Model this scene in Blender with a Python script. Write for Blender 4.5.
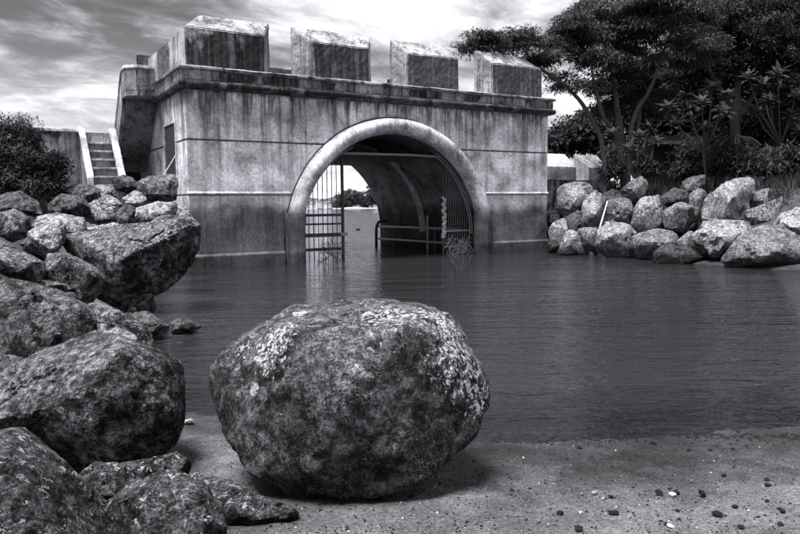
import bpy, bmesh, math, random
import numpy as np
from mathutils import Vector, Matrix, noise
for o in list(bpy.data.objects): bpy.data.objects.remove(o, do_unlink=True)
S = bpy.context.scene
COL = S.collection
rnd = random.Random(7); noise.seed_set(11)   # fixed seed: the same rocks every run
# ------------------------------------------------------------------ camera
F = 695.946; YAW, PITCH, ROLL = 0.5372, -0.09124, -0.00864
CAM = Vector((-5.772, -23.116, 2.1))
fw = Vector((math.sin(YAW)*math.cos(PITCH), math.cos(YAW)*math.cos(PITCH), math.sin(PITCH)))
r0 = Vector((math.cos(YAW), -math.sin(YAW), 0)); u0 = r0.cross(fw)
rt = math.cos(ROLL)*r0 + math.sin(ROLL)*u0
up = -math.sin(ROLL)*r0 + math.cos(ROLL)*u0
cd = bpy.data.cameras.new('camera'); co = bpy.data.objects.new('camera', cd); COL.objects.link(co)
cd.sensor_width = 36; cd.lens = 36*F/800; cd.clip_start = 0.05; cd.clip_end = 12000
co.matrix_world = Matrix(((rt.x, up.x, -fw.x, CAM.x), (rt.y, up.y, -fw.y, CAM.y), (rt.z, up.z, -fw.z, CAM.z), (0, 0, 0, 1)))
S.camera = co
def at(x, y, d): return CAM + (fw + rt*((x-400)/F) - up*((y-267)/F))*d
# ------------------------------------------------------------------ world, sun, exposure
SUN_TO = Vector((-0.30, -0.07, 0.93)).normalized()
elev = math.asin(SUN_TO.z); azim = math.atan2(SUN_TO.x, SUN_TO.y)
W = bpy.data.worlds.new('World'); S.world = W; W.use_nodes = True
nt = W.node_tree; N = nt.nodes; L = nt.links; N.clear()
def wn(t, **k):
    n = N.new(t)
    for a, b in k.items(): setattr(n, a, b)
    return n
out = wn('ShaderNodeOutputWorld'); bg = wn('ShaderNodeBackground'); bg.inputs['Strength'].default_value = 0.1
sky = wn('ShaderNodeTexSky'); sky.sky_type = 'NISHITA'; sky.sun_disc = False
sky.sun_elevation = elev; sky.sun_rotation = azim; sky.dust_density = 1.0
bw = wn('ShaderNodeRGBToBW'); L.new(sky.outputs[0], bw.inputs[0])
tc = wn('ShaderNodeTexCoord'); sp = wn('ShaderNodeSeparateXYZ'); L.new(tc.outputs['Generated'], sp.inputs[0])
def wm(op, a, b=None):
    n = wn('ShaderNodeMath', operation=op)
    for i, v in enumerate((a, b)):
        if v is None: continue
        if isinstance(v, (int, float)): n.inputs[i].default_value = v
        else: L.new(v, n.inputs[i])
    return n.outputs[0]
zz = wm('ADD', wm('MAXIMUM', sp.outputs[2], -0.12), 0.24)
cmb = wn('ShaderNodeCombineXYZ'); L.new(wm('DIVIDE', sp.outputs[0], zz), cmb.inputs[0]); L.new(wm('DIVIDE', sp.outputs[1], zz), cmb.inputs[1])
mp = wn('ShaderNodeMapping'); mp.inputs['Location'].default_value = (3.3, 6.1, 0); mp.inputs['Rotation'].default_value = (0, 0, 0.45); mp.inputs['Scale'].default_value = (0.62, 0.95, 1)
L.new(cmb.outputs[0], mp.inputs[0])
n1 = wn('ShaderNodeTexNoise'); n1.inputs['Scale'].default_value = 1.25; n1.inputs['Detail'].default_value = 9; n1.inputs['Roughness'].default_value = 0.6; n1.inputs['Distortion'].default_value = 0.7
n2 = wn('ShaderNodeTexNoise'); n2.inputs['Scale'].default_value = 4.0; n2.inputs['Detail'].default_value = 10; n2.inputs['Roughness'].default_value = 0.62; n2.inputs['Distortion'].default_value = 0.5
L.new(mp.outputs[0], n1.inputs[0]); L.new(mp.outputs[0], n2.inputs[0])
mask = wn('ShaderNodeMapRange', interpolation_type='SMOOTHSTEP'); mask.inputs['From Min'].default_value = 0.38; mask.inputs['From Max'].default_value = 0.56
L.new(wm('ADD', wm('MULTIPLY', n1.outputs[0], 0.72), wm('MULTIPLY', n2.outputs[0], 0.28)), mask.inputs[0])
cb = wn('ShaderNodeMapRange'); cb.inputs['From Min'].default_value = 0.3; cb.inputs['From Max'].default_value = 0.7; cb.inputs['To Min'].default_value = 1.7; cb.inputs['To Max'].default_value = 5.8
L.new(n2.outputs[0], cb.inputs[0])
skyv = wm('MULTIPLY', bw.outputs[0], 0.16)
mx = wn('ShaderNodeMix', data_type='FLOAT'); L.new(mask.outputs[0], mx.inputs[0]); L.new(skyv, mx.inputs[2]); L.new(cb.outputs[0], mx.inputs[3])
hzn = wm('EXPONENT', wm('MULTIPLY', wm('MAXIMUM', sp.outputs[2], 0.0), -11.0))
mh = wn('ShaderNodeMix', data_type='FLOAT'); L.new(wm('MULTIPLY', hzn, 0.75), mh.inputs[0]); L.new(mx.outputs[0], mh.inputs[2]); mh.inputs[3].default_value = 6.2; mx = mh
tint = wn('ShaderNodeCombineColor'); L.new(wm('MULTIPLY', mx.outputs[0], 0.985), tint.inputs[0]); L.new(wm('MULTIPLY', mx.outputs[0], 0.98), tint.inputs[1]); L.new(wm('MULTIPLY', mx.outputs[0], 1.035), tint.inputs[2])
L.new(tint.outputs[0], bg.inputs[0]); L.new(bg.outputs[0], out.inputs[0])
sd = bpy.data.lights.new('sun', 'SUN'); sd.energy = 4.2; sd.angle = math.radians(24); sd.color = (1, 0.985, 0.98)
so = bpy.data.objects.new('sun', sd); COL.objects.link(so); so.location = (-10, -10, 30)
so.rotation_euler = SUN_TO.to_track_quat('Z', 'Y').to_euler()
S.view_settings.view_transform = 'Standard'; S.view_settings.look = 'None'; S.view_settings.exposure = 1.25; S.view_settings.gamma = 1.0
S.view_settings.use_curve_mapping = False
S.render.engine = 'CYCLES'; S.render.resolution_x = 1024; S.render.resolution_y = 684

# ------------------------------------------------------------------ materials
def grey(v): return (v*0.985, v*0.97, v*1.05, 1)
class Mat:
    def __init__(s, name):
        s.m = bpy.data.materials.new(name); s.m.use_nodes = True
        s.t = s.m.node_tree; s.b = s.t.nodes['Principled BSDF']; s.o = s.t.nodes['Material Output']
        s.geo = s.n('ShaderNodeNewGeometry')
    def n(s, t, **k):
        n = s.t.nodes.new(t)
        for a, b in k.items(): setattr(n, a, b)
        return n
    def put(s, sock, v):
        if isinstance(v, (int, float)): sock.default_value = v
        elif isinstance(v, tuple): sock.default_value = v
        else: s.t.links.new(v, sock)
    def math(s, op, a, b=None, c=None, clamp=False):
        n = s.n('ShaderNodeMath', operation=op); n.use_clamp = clamp
        for i, v in enumerate((a, b, c)):
            if v is not None: s.put(n.inputs[i], v)
        return n.outputs[0]
    def pos(s, scale=(1, 1, 1), loc=(0, 0, 0), rot=(0, 0, 0)):
        n = s.n('ShaderNodeMapping'); n.inputs['Scale'].default_value = scale; n.inputs['Location'].default_value = loc; n.inputs['Rotation'].default_value = rot
        s.t.links.new(s.geo.outputs['Position'], n.inputs[0]); return n.outputs[0]
    def noise(s, vec, scale, detail=6, rough=0.55, dist=0.0):
        n = s.n('ShaderNodeTexNoise'); s.put(n.inputs['Vector'], vec); n.inputs['Scale'].default_value = scale
        n.inputs['Detail'].default_value = detail; n.inputs['Roughness'].default_value = rough; n.inputs['Distortion'].default_value = dist
        return n.outputs[0]
    def voro(s, vec, scale, feature='F1', out='Distance'):
        n = s.n('ShaderNodeTexVoronoi', feature=feature); s.put(n.inputs['Vector'], vec); n.inputs['Scale'].default_value = scale
        return n.outputs[out]
    def rng(s, v, a, b, c=0.0, d=1.0, smooth=True):
        n = s.n('ShaderNodeMapRange'); n.interpolation_type = 'SMOOTHSTEP' if smooth else 'LINEAR'
        s.put(n.inputs[0], v); n.inputs[1].default_value = a; n.inputs[2].default_value = b; n.inputs[3].default_value = c; n.inputs[4].default_value = d
        return n.outputs[0]
    def mix(s, f, a, b):
        n = s.n('ShaderNodeMix', data_type='FLOAT'); s.put(n.inputs[0], f); s.put(n.inputs[2], a); s.put(n.inputs[3], b); return n.outputs[0]
    def sep(s, v):
        n = s.n('ShaderNodeSeparateXYZ'); s.t.links.new(v, n.inputs[0]); return n.outputs
    def color(s, v):
        n = s.n('ShaderNodeCombineColor'); g = grey(1.0)
        for i in range(3): s.t.links.new(s.math('MULTIPLY', v, g[i]), n.inputs[i])
        return n.outputs[0]
    def base(s, v):
        s.put(s.b.inputs['Base Color'], s.color(v))
    def bump(s, h, strength=0.5, dist=0.02):
        n = s.n('ShaderNodeBump'); n.inputs['Strength'].default_value = strength; n.inputs['Distance'].default_value = dist
        s.t.links.new(h, n.inputs['Height']); s.t.links.new(n.outputs[0], s.b.inputs['Normal'])
    def rough(s, v): s.put(s.b.inputs['Roughness'], v)

def plain(name, v, rough=0.8, metal=0.0, var=0.35, scale=8.0):
    m = Mat(name); q = m.noise(m.pos(), scale, 6, 0.65)
    m.base(m.math('MULTIPLY', m.rng(q, 0.25, 0.75, 1-var, 1+var, False), v)); m.rough(rough); m.b.inputs['Metallic'].default_value = metal; m.b.inputs['Specular IOR Level'].default_value = 0.12
    m.bump(m.noise(m.pos(), scale*6, 4), 0.3, 0.01)
    return m.m
def concrete(name, base=0.33, streak=0.55, black=0.0, tide=True, under=True, seed=0.0, bc=0.012):
    """weathered board-marked concrete: blotches, rain streaks, black algae, tide mark"""
    m = Mat(name); P = m.pos(loc=(seed*3.1, seed*1.7, 0)); z = m.sep(m.geo.outputs['Position'])[2]
    blot = m.noise(P, 0.9, 8, 0.62, 0.4); fine = m.noise(P, 9, 8, 0.7); grain = m.noise(P, 60, 3, 0.6)
    v = m.math('MULTIPLY', m.rng(blot, 0.34, 0.66, 0.40, 1.45, False), base)
    v = m.math('MULTIPLY', v, m.rng(fine, 0.34, 0.66, 0.62, 1.36, False))
    v = m.math('MULTIPLY', v, m.rng(grain, 0.35, 0.65, 0.76, 1.24, False))
    sv = m.pos(scale=(3.2, 3.2, 0.16), loc=(seed, seed*2, seed))
    st = m.noise(sv, 1.0, 6, 0.62); st2 = m.noise(m.pos(scale=(11, 11, 0.35), loc=(seed, 4, 0)), 1.0, 5, 0.6)
    sm = m.math('MULTIPLY', m.rng(st, 0.44, 0.62), m.rng(st2, 0.34, 0.56))
    if under:   # runs of dirt are heaviest below the cornice
        sm = m.math('MULTIPLY', sm, m.rng(z, 2.8, 5.9, 0.45, 1.0))
    v = m.math('MULTIPLY', v, m.math('SUBTRACT', 1.0, m.math('MULTIPLY', sm, streak)))
    if under:   # black algae dripping from below the cornice, of uneven length
        ln_ = m.math('MULTIPLY', m.rng(m.noise(m.pos(scale=(2.2, 2.2, 0.02), loc=(1, 7, 0)), 1.0, 7, 0.7), 0.42, 0.68), 1.3)
        dz = m.math('SUBTRACT', 5.90, z); dr = m.rng(m.math('DIVIDE', dz, m.math('ADD', ln_, 0.12)), 0.35, 1.05, 1.0, 0.0)
        v = m.math('MULTIPLY', v, m.mix(m.math('MULTIPLY', dr, m.rng(st2, 0.30, 0.55, 0.30, 1.0)), 1.0, 0.30))
        jt = m.math('MINIMUM', m.math('ABSOLUTE', m.math('SUBTRACT', z, 4.235)), m.math('ABSOLUTE', m.math('SUBTRACT', z, 2.44)))
        jm = m.math('MULTIPLY', m.rng(m.math('ADD', jt, m.math('MULTIPLY', fine, 0.10)), 0.05, 0.13, 1.0, 0.0), m.rng(blot, 0.42, 0.55))
        v = m.math('MULTIPLY', v, m.mix(jm, 1.0, 0.42))
    # pale lime runs
    lm = m.rng(m.noise(m.pos(scale=(6, 6, 0.22), loc=(9+seed, 3, 1)), 1.0, 5, 0.6), 0.60, 0.72)
    v = m.mix(m.math('MULTIPLY', lm, 0.45), v, base*1.6)
    if black > 0:   # black algae on the weather faces
        ny = m.sep(m.geo.outputs['Normal'])[1]
        bm_ = m.noise(m.pos(scale=(1.0, 1.0, 0.5), loc=(seed*5.3, 0, seed)), 0.9, 6, 0.6, 0.3)
        w = m.math('MULTIPLY', m.rng(bm_, 0.52-0.16*black, 0.60-0.16*black), m.rng(ny, -0.95, -0.75, 1.0, 0.0))
        w = m.math('MULTIPLY', w, m.rng(m.noise(m.pos(scale=(7, 7, 0.3)), 1.0, 4), 0.3, 0.55, 0.72, 1.0))
        v = m.mix(m.math('MULTIPLY', w, 0.93), v, m.math('MULTIPLY', m.rng(fine, 0.34, 0.66, 0.4, 1.7, False), bc))
    pit = m.rng(m.noise(P, 2.3, 8, 0.7), 0.64, 0.72)
    v = m.mix(m.math('MULTIPLY', pit, 0.7), v, base*0.18)
    if tide:
        wob = m.math('ADD', z, m.math('MULTIPLY', m.math('SUBTRACT', m.noise(m.pos(scale=(0.8, 0.8, 0.8)), 1.0, 5), 0.5), 1.1))
        a = m.rng(wob, 1.55, 2.4, 1.0, 0.0); b = m.rng(z, 0.32, 0.5, 1.0, 0.0)
        v = m.math('MULTIPLY', v, m.mix(a, 1.0, 0.21)); v = m.math('MULTIPLY', v, m.mix(b, 1.0, 0.55))
    m.base(v); m.rough(m.rng(fine, 0.3, 0.7, 0.75, 0.95)); m.b.inputs['Specular IOR Level'].default_value = 0.10
    h = m.math('ADD', m.math('MULTIPLY', fine, 0.8), m.math('ADD', m.math('MULTIPLY', grain, 0.25), m.math('MULTIPLY', pit, -0.8)))
    m.bump(h, 0.55, 0.03)
    return m.m
def rockmat(name, base=0.10, lich=0.3, strata=0.0, speck=1.0, wet=False, sc=1.0, seed=0.0, big=0.0, spots=(), mott=1.0):
    m = Mat(name); P = m.pos(loc=(seed*2.3, seed, seed*4.1)); z = m.sep(m.geo.outputs['Position'])[2]; nz = m.sep(m.geo.outputs['Normal'])[2]
    a = m.noise(P, 1.7*sc, 8, 0.62, 0.15); b = m.noise(P, 9*sc, 8, 0.72, 0.0); c = m.noise(P, 42*sc, 4, 0.65); vo = m.voro(P, 70*sc)
    v = m.math('MULTIPLY', m.rng(a, 0.36, 0.64, 1-0.78*mott, 1+0.95*mott, False), base)
    v = m.math('MULTIPLY', v, m.rng(b, 0.41, 0.61, 1-0.75*mott, 1+1.3*mott))
    cs = m.rng(c, 0.38, 0.62, 1-0.7*min(speck, 1.2), 1+1.2*speck, False)
    v = m.math('MULTIPLY', v, m.mix(m.rng(m.noise(P, 2.6*sc, 5, 0.6), 0.35, 0.55, 0.3, 1.0), 1.0, cs))
    gn = m.rng(m.noise(P, 26*sc, 4, 0.7), 0.585, 0.63); v = m.mix(m.math('MULTIPLY', gn, 0.5), v, min(0.26, base*3.6))
    # upward faces painted paler, as lit from above, with a crust lichen mottle
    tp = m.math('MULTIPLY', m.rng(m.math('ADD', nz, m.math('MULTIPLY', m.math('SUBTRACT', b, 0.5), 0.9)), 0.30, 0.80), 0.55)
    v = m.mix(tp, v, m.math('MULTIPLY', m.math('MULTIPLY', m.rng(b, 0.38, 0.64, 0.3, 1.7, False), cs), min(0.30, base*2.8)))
    ck = m.math('ABSOLUTE', m.math('SUBTRACT', m.noise(m.pos(loc=(seed, 3, 8)), 2.2*sc, 5, 0.55, 0.9), 0.5))
    ck = m.math('MULTIPLY', m.rng(ck, 0.0, 0.012, 1.0, 0.0), m.rng(m.noise(P, 1.3*sc, 3), 0.44, 0.54))
    v = m.math('MULTIPLY', v, m.mix(ck, 1.0, 0.30))
    # dark mossy patches
    mo = m.rng(m.noise(P, 2.1*sc, 8, 0.7), 0.50, 0.60)
    v = m.math('MULTIPLY', v, m.mix(m.math('MULTIPLY', mo, mott), 1.0, 0.30))
    # lichen crusts: grow on the weathered tops
    lf = m.math('ADD', m.noise(P, 11*sc, 8, 0.78, 0.5), m.math('MULTIPLY', m.rng(nz, -0.2, 0.9), 0.10*lich))
    lm = m.rng(lf, 0.675-0.04*lich, 0.70-0.04*lich)
    v = m.mix(m.math('MULTIPLY', lm, min(1.0, 0.35+0.5*lich)), v, 0.36)
    if big > 0:   # large pale lichen discs
        d = m.math('ADD', m.voro(P, 3.1), m.math('MULTIPLY', m.noise(P, 11, 5, 0.7), 0.30))
        reg = m.rng(m.noise(P, 1.1, 2), 0.46, 0.52)
        dm = m.math('MULTIPLY', m.math('MULTIPLY', m.rng(d, 0.31, 0.33, 1.0, 0.0), reg), m.rng(nz, 0.1, 0.3))
        v = m.mix(m.math('MULTIPLY', dm, 0.85*big), v, m.math('MULTIPLY', cs, 0.24))
        zone = 0.0
        for sp_, rd in spots:   # colonies of white lichen
            n = m.n('ShaderNodeVectorMath', operation='DISTANCE'); m.t.links.new(m.geo.outputs['Position'], n.inputs[0]); n.inputs[1].default_value = sp_[:]
            zone = m.math('MAXIMUM', zone, m.rng(m.math('DIVIDE', n.outputs['Value'], rd), 0.35, 1.15, 1.0, 0.0))
        fln = m.math('ADD', m.noise(P, 27, 6, 0.70), m.math('MULTIPLY', zone, 0.115))
        fl = m.math('MULTIPLY', m.rng(fln, 0.615, 0.64), m.rng(zone, 0.02, 0.3))
        v = m.mix(m.math('MULTIPLY', fl, 0.85*big), v, m.math('MULTIPLY', cs, 0.30))
    h = m.math('ADD', m.math('MULTIPLY', b, 1.0), m.math('MULTIPLY', c, 0.28))
    h = m.math('SUBTRACT', h, m.math('MULTIPLY', ck, 0.45))
    if strata > 0:
        w = m.n('ShaderNodeTexWave', wave_type='BANDS'); m.put(w.inputs['Vector'], m.pos(rot=(0.5, -0.35, 0.7)))
        w.bands_direction = 'Z'; w.inputs['Scale'].default_value = 3.2; w.inputs['Distortion'].default_value = 14; w.inputs['Detail'].default_value = 5; w.inputs['Detail Scale'].default_value = 1.6; w.inputs['Detail Roughness'].default_value = 0.7
        h = m.math('ADD', h, m.math('MULTIPLY', w.outputs['Fac'], strata*0.45))
        v = m.math('MULTIPLY', v, m.rng(w.outputs['Fac'], 0.1, 0.9, 1-0.35*strata, 1+0.25*strata))
    if wet:
        wz = m.rng(m.math('ADD', z, m.math('MULTIPLY', b, 0.25)), 0.3, 0.75, 1.0, 0.0)
        v = m.math('MULTIPLY', v, m.mix(wz, 1.0, 0.40)); m.rough(m.mix(wz, 0.85, 0.45))
    else: m.rough(0.82)
    m.b.inputs['Specular IOR Level'].default_value = 0.08
    m.base(v); m.bump(h, 1.0, 0.036/sc)
    return m.m
def leafmat(name, v, trans=0.25):
    m = Mat(name); q = m.noise(m.pos(), 0.9, 4); r = m.n('ShaderNodeTexWhiteNoise'); m.t.links.new(m.pos(scale=(3, 3, 3)), r.inputs[0])
    val = m.math('MULTIPLY', m.rng(q, 0.32, 0.68, 0.35, 2.0, False), v)
    m.base(val); m.rough(0.6); m.b.inputs['Specular IOR Level'].default_value = 0.10
    tr = m.n('ShaderNodeBsdfTranslucent'); m.t.links.new(m.color(val), tr.inputs[0])
    ms = m.n('ShaderNodeMixShader'); ms.inputs[0].default_value = trans
    m.t.links.new(m.b.outputs[0], ms.inputs[1]); m.t.links.new(tr.outputs[0], ms.inputs[2]); m.t.links.new(ms.outputs[0], m.o.inputs[0])
    return m.m
M = {}
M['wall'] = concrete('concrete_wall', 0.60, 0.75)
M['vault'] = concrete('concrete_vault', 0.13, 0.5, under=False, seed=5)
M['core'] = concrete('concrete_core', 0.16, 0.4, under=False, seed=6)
M['arch'] = concrete('concrete_arch', 0.52, 0.5, under=False, seed=2)
M['cornice'] = concrete('concrete_cornice', 0.30, 0.8, black=0.2, tide=False, under=False, seed=3)
M['roll'] = concrete('concrete_roll', 0.10, 0.9, black=0.7, tide=False, under=False, seed=4)
for i, (b, bc_) in enumerate(((0.62, 0.012), (0.95, 0.028), (1.0, 0.07), (1.0, 0.05))): M['merlon%d' % i] = concrete('concrete_merlon_%d' % i, 0.33, 0.7, black=b, bc=bc_, tide=False, under=False, seed=1.3*i+0.7)
M['stair'] = concrete('concrete_stair', 0.30, 0.6, black=0.1, tide=False, under=False, seed=8)
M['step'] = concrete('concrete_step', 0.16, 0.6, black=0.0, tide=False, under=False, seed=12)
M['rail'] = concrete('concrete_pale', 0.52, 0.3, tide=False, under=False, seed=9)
M['rampart'] = concrete('concrete_rampart', 0.38, 0.6, black=0.1, tide=False, under=False, seed=10)
M['iron'] = plain('rusty_iron', 0.05, 0.6, 0.3, 0.6, 20)
M['iron_mid'] = plain('dull_iron', 0.10, 0.6, 0.2, 0.5, 20)
M['iron_pale'] = plain('worn_iron', 0.22, 0.55, 0.2, 0.4, 15)
M['door'] = plain('door_paint', 0.035, 0.6)
M['crust'] = plain('barnacle_crust', 0.42, 0.9, 0, 0.6, 25)
M['weed_pale'] = plain('bleached_weed', 0.22, 0.9, 0, 0.7, 20)
M['weed'] = plain('drift_weed', 0.10, 0.9, 0, 0.7, 20)
M['stick'] = plain('bleached_wood', 0.42, 0.8, 0, 0.35, 12)
M['bark'] = plain('bark', 0.075, 0.9, 0, 0.5, 9)
M['bark_dark'] = plain('dark_bark', 0.045, 0.9, 0, 0.5, 9)
M['leaf'] = leafmat('leaf_feathery', 0.05)
M['leaf_dark'] = leafmat('leaf_dark', 0.030)
M['leaf_pale'] = leafmat('leaf_plumeria', 0.032)
M['leaf_bush'] = leafmat('leaf_bush', 0.035)
M['leaf_far'] = leafmat('leaf_far', 0.05)
M['grass'] = leafmat('grass_blades', 0.06)
M['white'] = plain('white_paint', 0.75, 0.5, 0, 0.1)
M['tin'] = plain('tin_roof', 0.05, 0.6, 0, 0.4, 10)
M['black'] = plain('black_opening', 0.012, 0.7)  # flat black in place of the shade inside dark openings
M['pebble'] = plain('black_pebble', 0.010, 0.85, 0, 0.5, 30)
M['shell'] = plain('pale_pebble', 0.38, 0.7, 0, 0.3, 30)
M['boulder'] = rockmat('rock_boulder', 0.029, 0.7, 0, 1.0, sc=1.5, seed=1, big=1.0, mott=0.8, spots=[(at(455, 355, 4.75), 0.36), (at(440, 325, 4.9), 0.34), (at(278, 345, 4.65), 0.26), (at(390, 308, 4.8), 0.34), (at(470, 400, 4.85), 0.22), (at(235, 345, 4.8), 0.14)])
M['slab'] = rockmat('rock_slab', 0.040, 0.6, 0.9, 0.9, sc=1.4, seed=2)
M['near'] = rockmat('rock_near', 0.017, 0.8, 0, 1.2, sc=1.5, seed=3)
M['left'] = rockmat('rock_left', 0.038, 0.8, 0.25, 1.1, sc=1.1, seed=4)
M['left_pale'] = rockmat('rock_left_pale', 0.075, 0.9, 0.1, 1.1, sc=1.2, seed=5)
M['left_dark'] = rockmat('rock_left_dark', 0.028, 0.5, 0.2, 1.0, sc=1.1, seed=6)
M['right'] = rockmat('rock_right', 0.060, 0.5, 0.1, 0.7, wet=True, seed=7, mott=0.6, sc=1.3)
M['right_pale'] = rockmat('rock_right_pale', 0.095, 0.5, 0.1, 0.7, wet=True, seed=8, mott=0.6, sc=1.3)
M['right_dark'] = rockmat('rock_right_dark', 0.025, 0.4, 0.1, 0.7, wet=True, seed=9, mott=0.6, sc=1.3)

# sand and seabed
m = Mat('sand'); P = m.pos(); z = m.sep(m.geo.outputs['Position'])[2]
big = m.noise(P, 0.8, 7, 0.6); mid = m.noise(P, 5, 8, 0.7); fin = m.noise(P, 45, 6, 0.75); gr = m.noise(P, 170, 3, 0.7)
v = m.math('MULTIPLY', m.rng(big, 0.36, 0.64, 0.50, 1.40, False), 0.10)
v = m.math('MULTIPLY', v, m.rng(mid, 0.3, 0.7, 0.62, 1.4, False)); v = m.math('MULTIPLY', v, m.rng(fin, 0.36, 0.64, 0.40, 1.65, False)); v = m.math('MULTIPLY', v, m.rng(gr, 0.36, 0.64, 0.45, 1.6, False))
dk = m.rng(m.noise(P, 60, 5, 0.75), 0.60, 0.64); v = m.mix(m.math('MULTIPLY', dk, 0.75), v, 0.03)
wl = m.rng(m.math('ADD', z, m.math('MULTIPLY', m.math('SUBTRACT', mid, 0.5), 0.05)), 0.03, 0.14, 1.0, 0.0)
v = m.math('MULTIPLY', v, m.mix(wl, 1.0, 0.32)); m.rough(m.mix(wl, 0.9, 0.5)); m.base(v); m.b.inputs['Specular IOR Level'].default_value = 0.12
m.bump(m.math('ADD', m.math('MULTIPLY', mid, 1.0), m.math('ADD', m.math('MULTIPLY', fin, 0.5), m.math('MULTIPLY', gr, 0.15))), 0.8, 0.02)
M['sand'] = m.m
# earth (right bank, left slope) shares the ground sheet: see ground material slots
M['earth'] = plain('earth', 0.045, 0.95, 0, 0.5, 4)
# water: murky bay, clear only in the first hand's breadth of depth
m = Mat('water'); cy = (0, 0, YAW)
def wpos(ax_, rz):
    n = m.n('ShaderNodeMapping'); n.vector_type = 'TEXTURE'; n.inputs['Rotation'].default_value = (0, 0, rz); n.inputs['Scale'].default_value = (ax_, 1, 1)
    m.t.links.new(m.geo.outputs['Position'], n.inputs[0]); return n.outputs[0]
big = m.noise(wpos(3.2, -YAW+0.10), 1.5, 4, 0.55, 0.4)
mid = m.noise(wpos(2.6, -YAW-0.10), 4.2, 3, 0.55, 0.6)
sml = m.noise(wpos(2.0, -YAW), 11.0, 3, 0.55, 0.4)
huge = m.noise(wpos(9.0, -YAW+0.03), 0.33, 3, 0.5, 0.3)
h = m.math('ADD', m.math('ADD', m.math('MULTIPLY', huge, 4.0), m.math('MULTIPLY', big, 2.0)), m.math('ADD', m.math('MULTIPLY', mid, 1.15), m.math('MULTIPLY', sml, 0.42)))
bn = m.n('ShaderNodeBump'); bn.inputs['Strength'].default_value = 1.0; bn.inputs['Distance'].default_value = 0.03; m.t.links.new(h, bn.inputs['Height'])
at_ = m.n('ShaderNodeAttribute'); at_.attribute_name = 'depth'
clear = m.rng(at_.outputs['Fac'], 0.0, 0.26, 0.15, 1.0)
dif = m.n('ShaderNodeBsdfDiffuse'); dif.inputs[0].default_value = grey(0.02)
trn = m.n('ShaderNodeBsdfTransparent'); trn.inputs[0].default_value = grey(0.72)
m1 = m.n('ShaderNodeMixShader'); m.t.links.new(clear, m1.inputs[0]); m.t.links.new(trn.outputs[0], m1.inputs[1]); m.t.links.new(dif.outputs[0], m1.inputs[2])
gl = m.n('ShaderNodeBsdfGlossy'); gl.inputs['Roughness'].default_value = 0.015; gl.inputs[0].default_value = grey(0.9); m.t.links.new(bn.outputs[0], gl.inputs['Normal'])
fr = m.n('ShaderNodeFresnel'); fr.inputs[0].default_value = 1.33; m.t.links.new(bn.outputs[0], fr.inputs['Normal'])
m2 = m.n('ShaderNodeMixShader'); m.t.links.new(fr.outputs[0], m2.inputs[0]); m.t.links.new(m1.outputs[0], m2.inputs[1]); m.t.links.new(gl.outputs[0], m2.inputs[2])
m.t.links.new(m2.outputs[0], m.o.inputs[0])
M['water'] = m.m

# ------------------------------------------------------------------ mesh helpers
class MB:
    def __init__(s): s.v = []; s.f = []
    def add(s, vs, fs):
        o = len(s.v); s.v += [tuple(x) for x in vs]; s.f += [tuple(i+o for i in f) for f in fs]
    def box(s, x0, x1, y0, y1, z0, z1):
        s.add([(x0,y0,z0),(x1,y0,z0),(x1,y1,z0),(x0,y1,z0),(x0,y0,z1),(x1,y0,z1),(x1,y1,z1),(x0,y1,z1)],
              [(0,3,2,1),(4,5,6,7),(0,1,5,4),(1,2,6,5),(2,3,7,6),(3,0,4,7)])
    def prism(s, poly, axis, a, b):
        """poly of 2D points extruded along axis ('x','y','z') from a to b"""
        def P(p, t): return {'x': (t, p[0], p[1]), 'y': (p[0], t, p[1]), 'z': (p[0], p[1], t)}[axis]
        n = len(poly); s.add([P(p, a) for p in poly]+[P(p, b) for p in poly],
              [tuple(range(n))[::-1], tuple(range(n, 2*n))]+[(i, (i+1) % n, n+(i+1) % n, n+i) for i in range(n)])
    def tube(s, pts, rad, sides=8, cap=True):
        pts = [Vector(p) for p in pts]; rad = rad if isinstance(rad, (list, tuple)) else [rad]*len(pts)
        o = len(s.v); prev = None
        for i, p in enumerate(pts):
            t = (pts[min(i+1, len(pts)-1)]-pts[max(i-1, 0)]).normalized()
            if prev is None: a = t.orthogonal().normalized()
            else: a = (prev-t*prev.dot(t)).normalized()
            prev = a; b = t.cross(a)
            for k in range(sides):
                q = 2*math.pi*k/sides; s.v.append(tuple(p+(a*math.cos(q)+b*math.sin(q))*rad[i]))
        for i in range(len(pts)-1):
            for k in range(sides):
                k2 = (k+1) % sides
                s.f.append((o+i*sides+k, o+i*sides+k2, o+(i+1)*sides+k2, o+(i+1)*sides+k))
        if cap:
            s.f.append(tuple(o+k for k in range(sides))[::-1]); e = o+(len(pts)-1)*sides; s.f.append(tuple(e+k for k in range(sides)))
    def build(s, name, mat, parent=None, bevel=0.0, smooth=False, rough=0.0):
        me = bpy.data.meshes.new(name); me.from_pydata(s.v, [], s.f)
        bm = bmesh.new(); bm.from_mesh(me)
        bmesh.ops.recalc_face_normals(bm, faces=bm.faces)
        if bevel: bmesh.ops.bevel(bm, geom=[e for e in bm.edges if len(e.link_faces) == 2 and e.calc_face_angle(0) > 0.5], offset=bevel, segments=2, affect='EDGES', clamp_overlap=True)
        if rough:
            bmesh.ops.triangulate(bm, faces=[f for f in bm.faces if len(f.verts) > 4])
            for _ in range(5):
                es = [e for e in bm.edges if e.calc_length() > 0.16]
                if not es: break
                bmesh.ops.subdivide_edges(bm, edges=es, cuts=1, use_grid_fill=True)
            for v_ in bm.verts:
                q = v_.co; v_.co = q+noise.noise_vector(q*1.7)*rough+noise.noise_vector(q*6.3)*rough*0.7+noise.noise_vector(q*17)*rough*0.4
        bm.to_mesh(me); bm.free()
        if smooth: me.polygons.foreach_set('use_smooth', [True]*len(me.polygons))
        return link(name, me, mat, parent)
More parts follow.
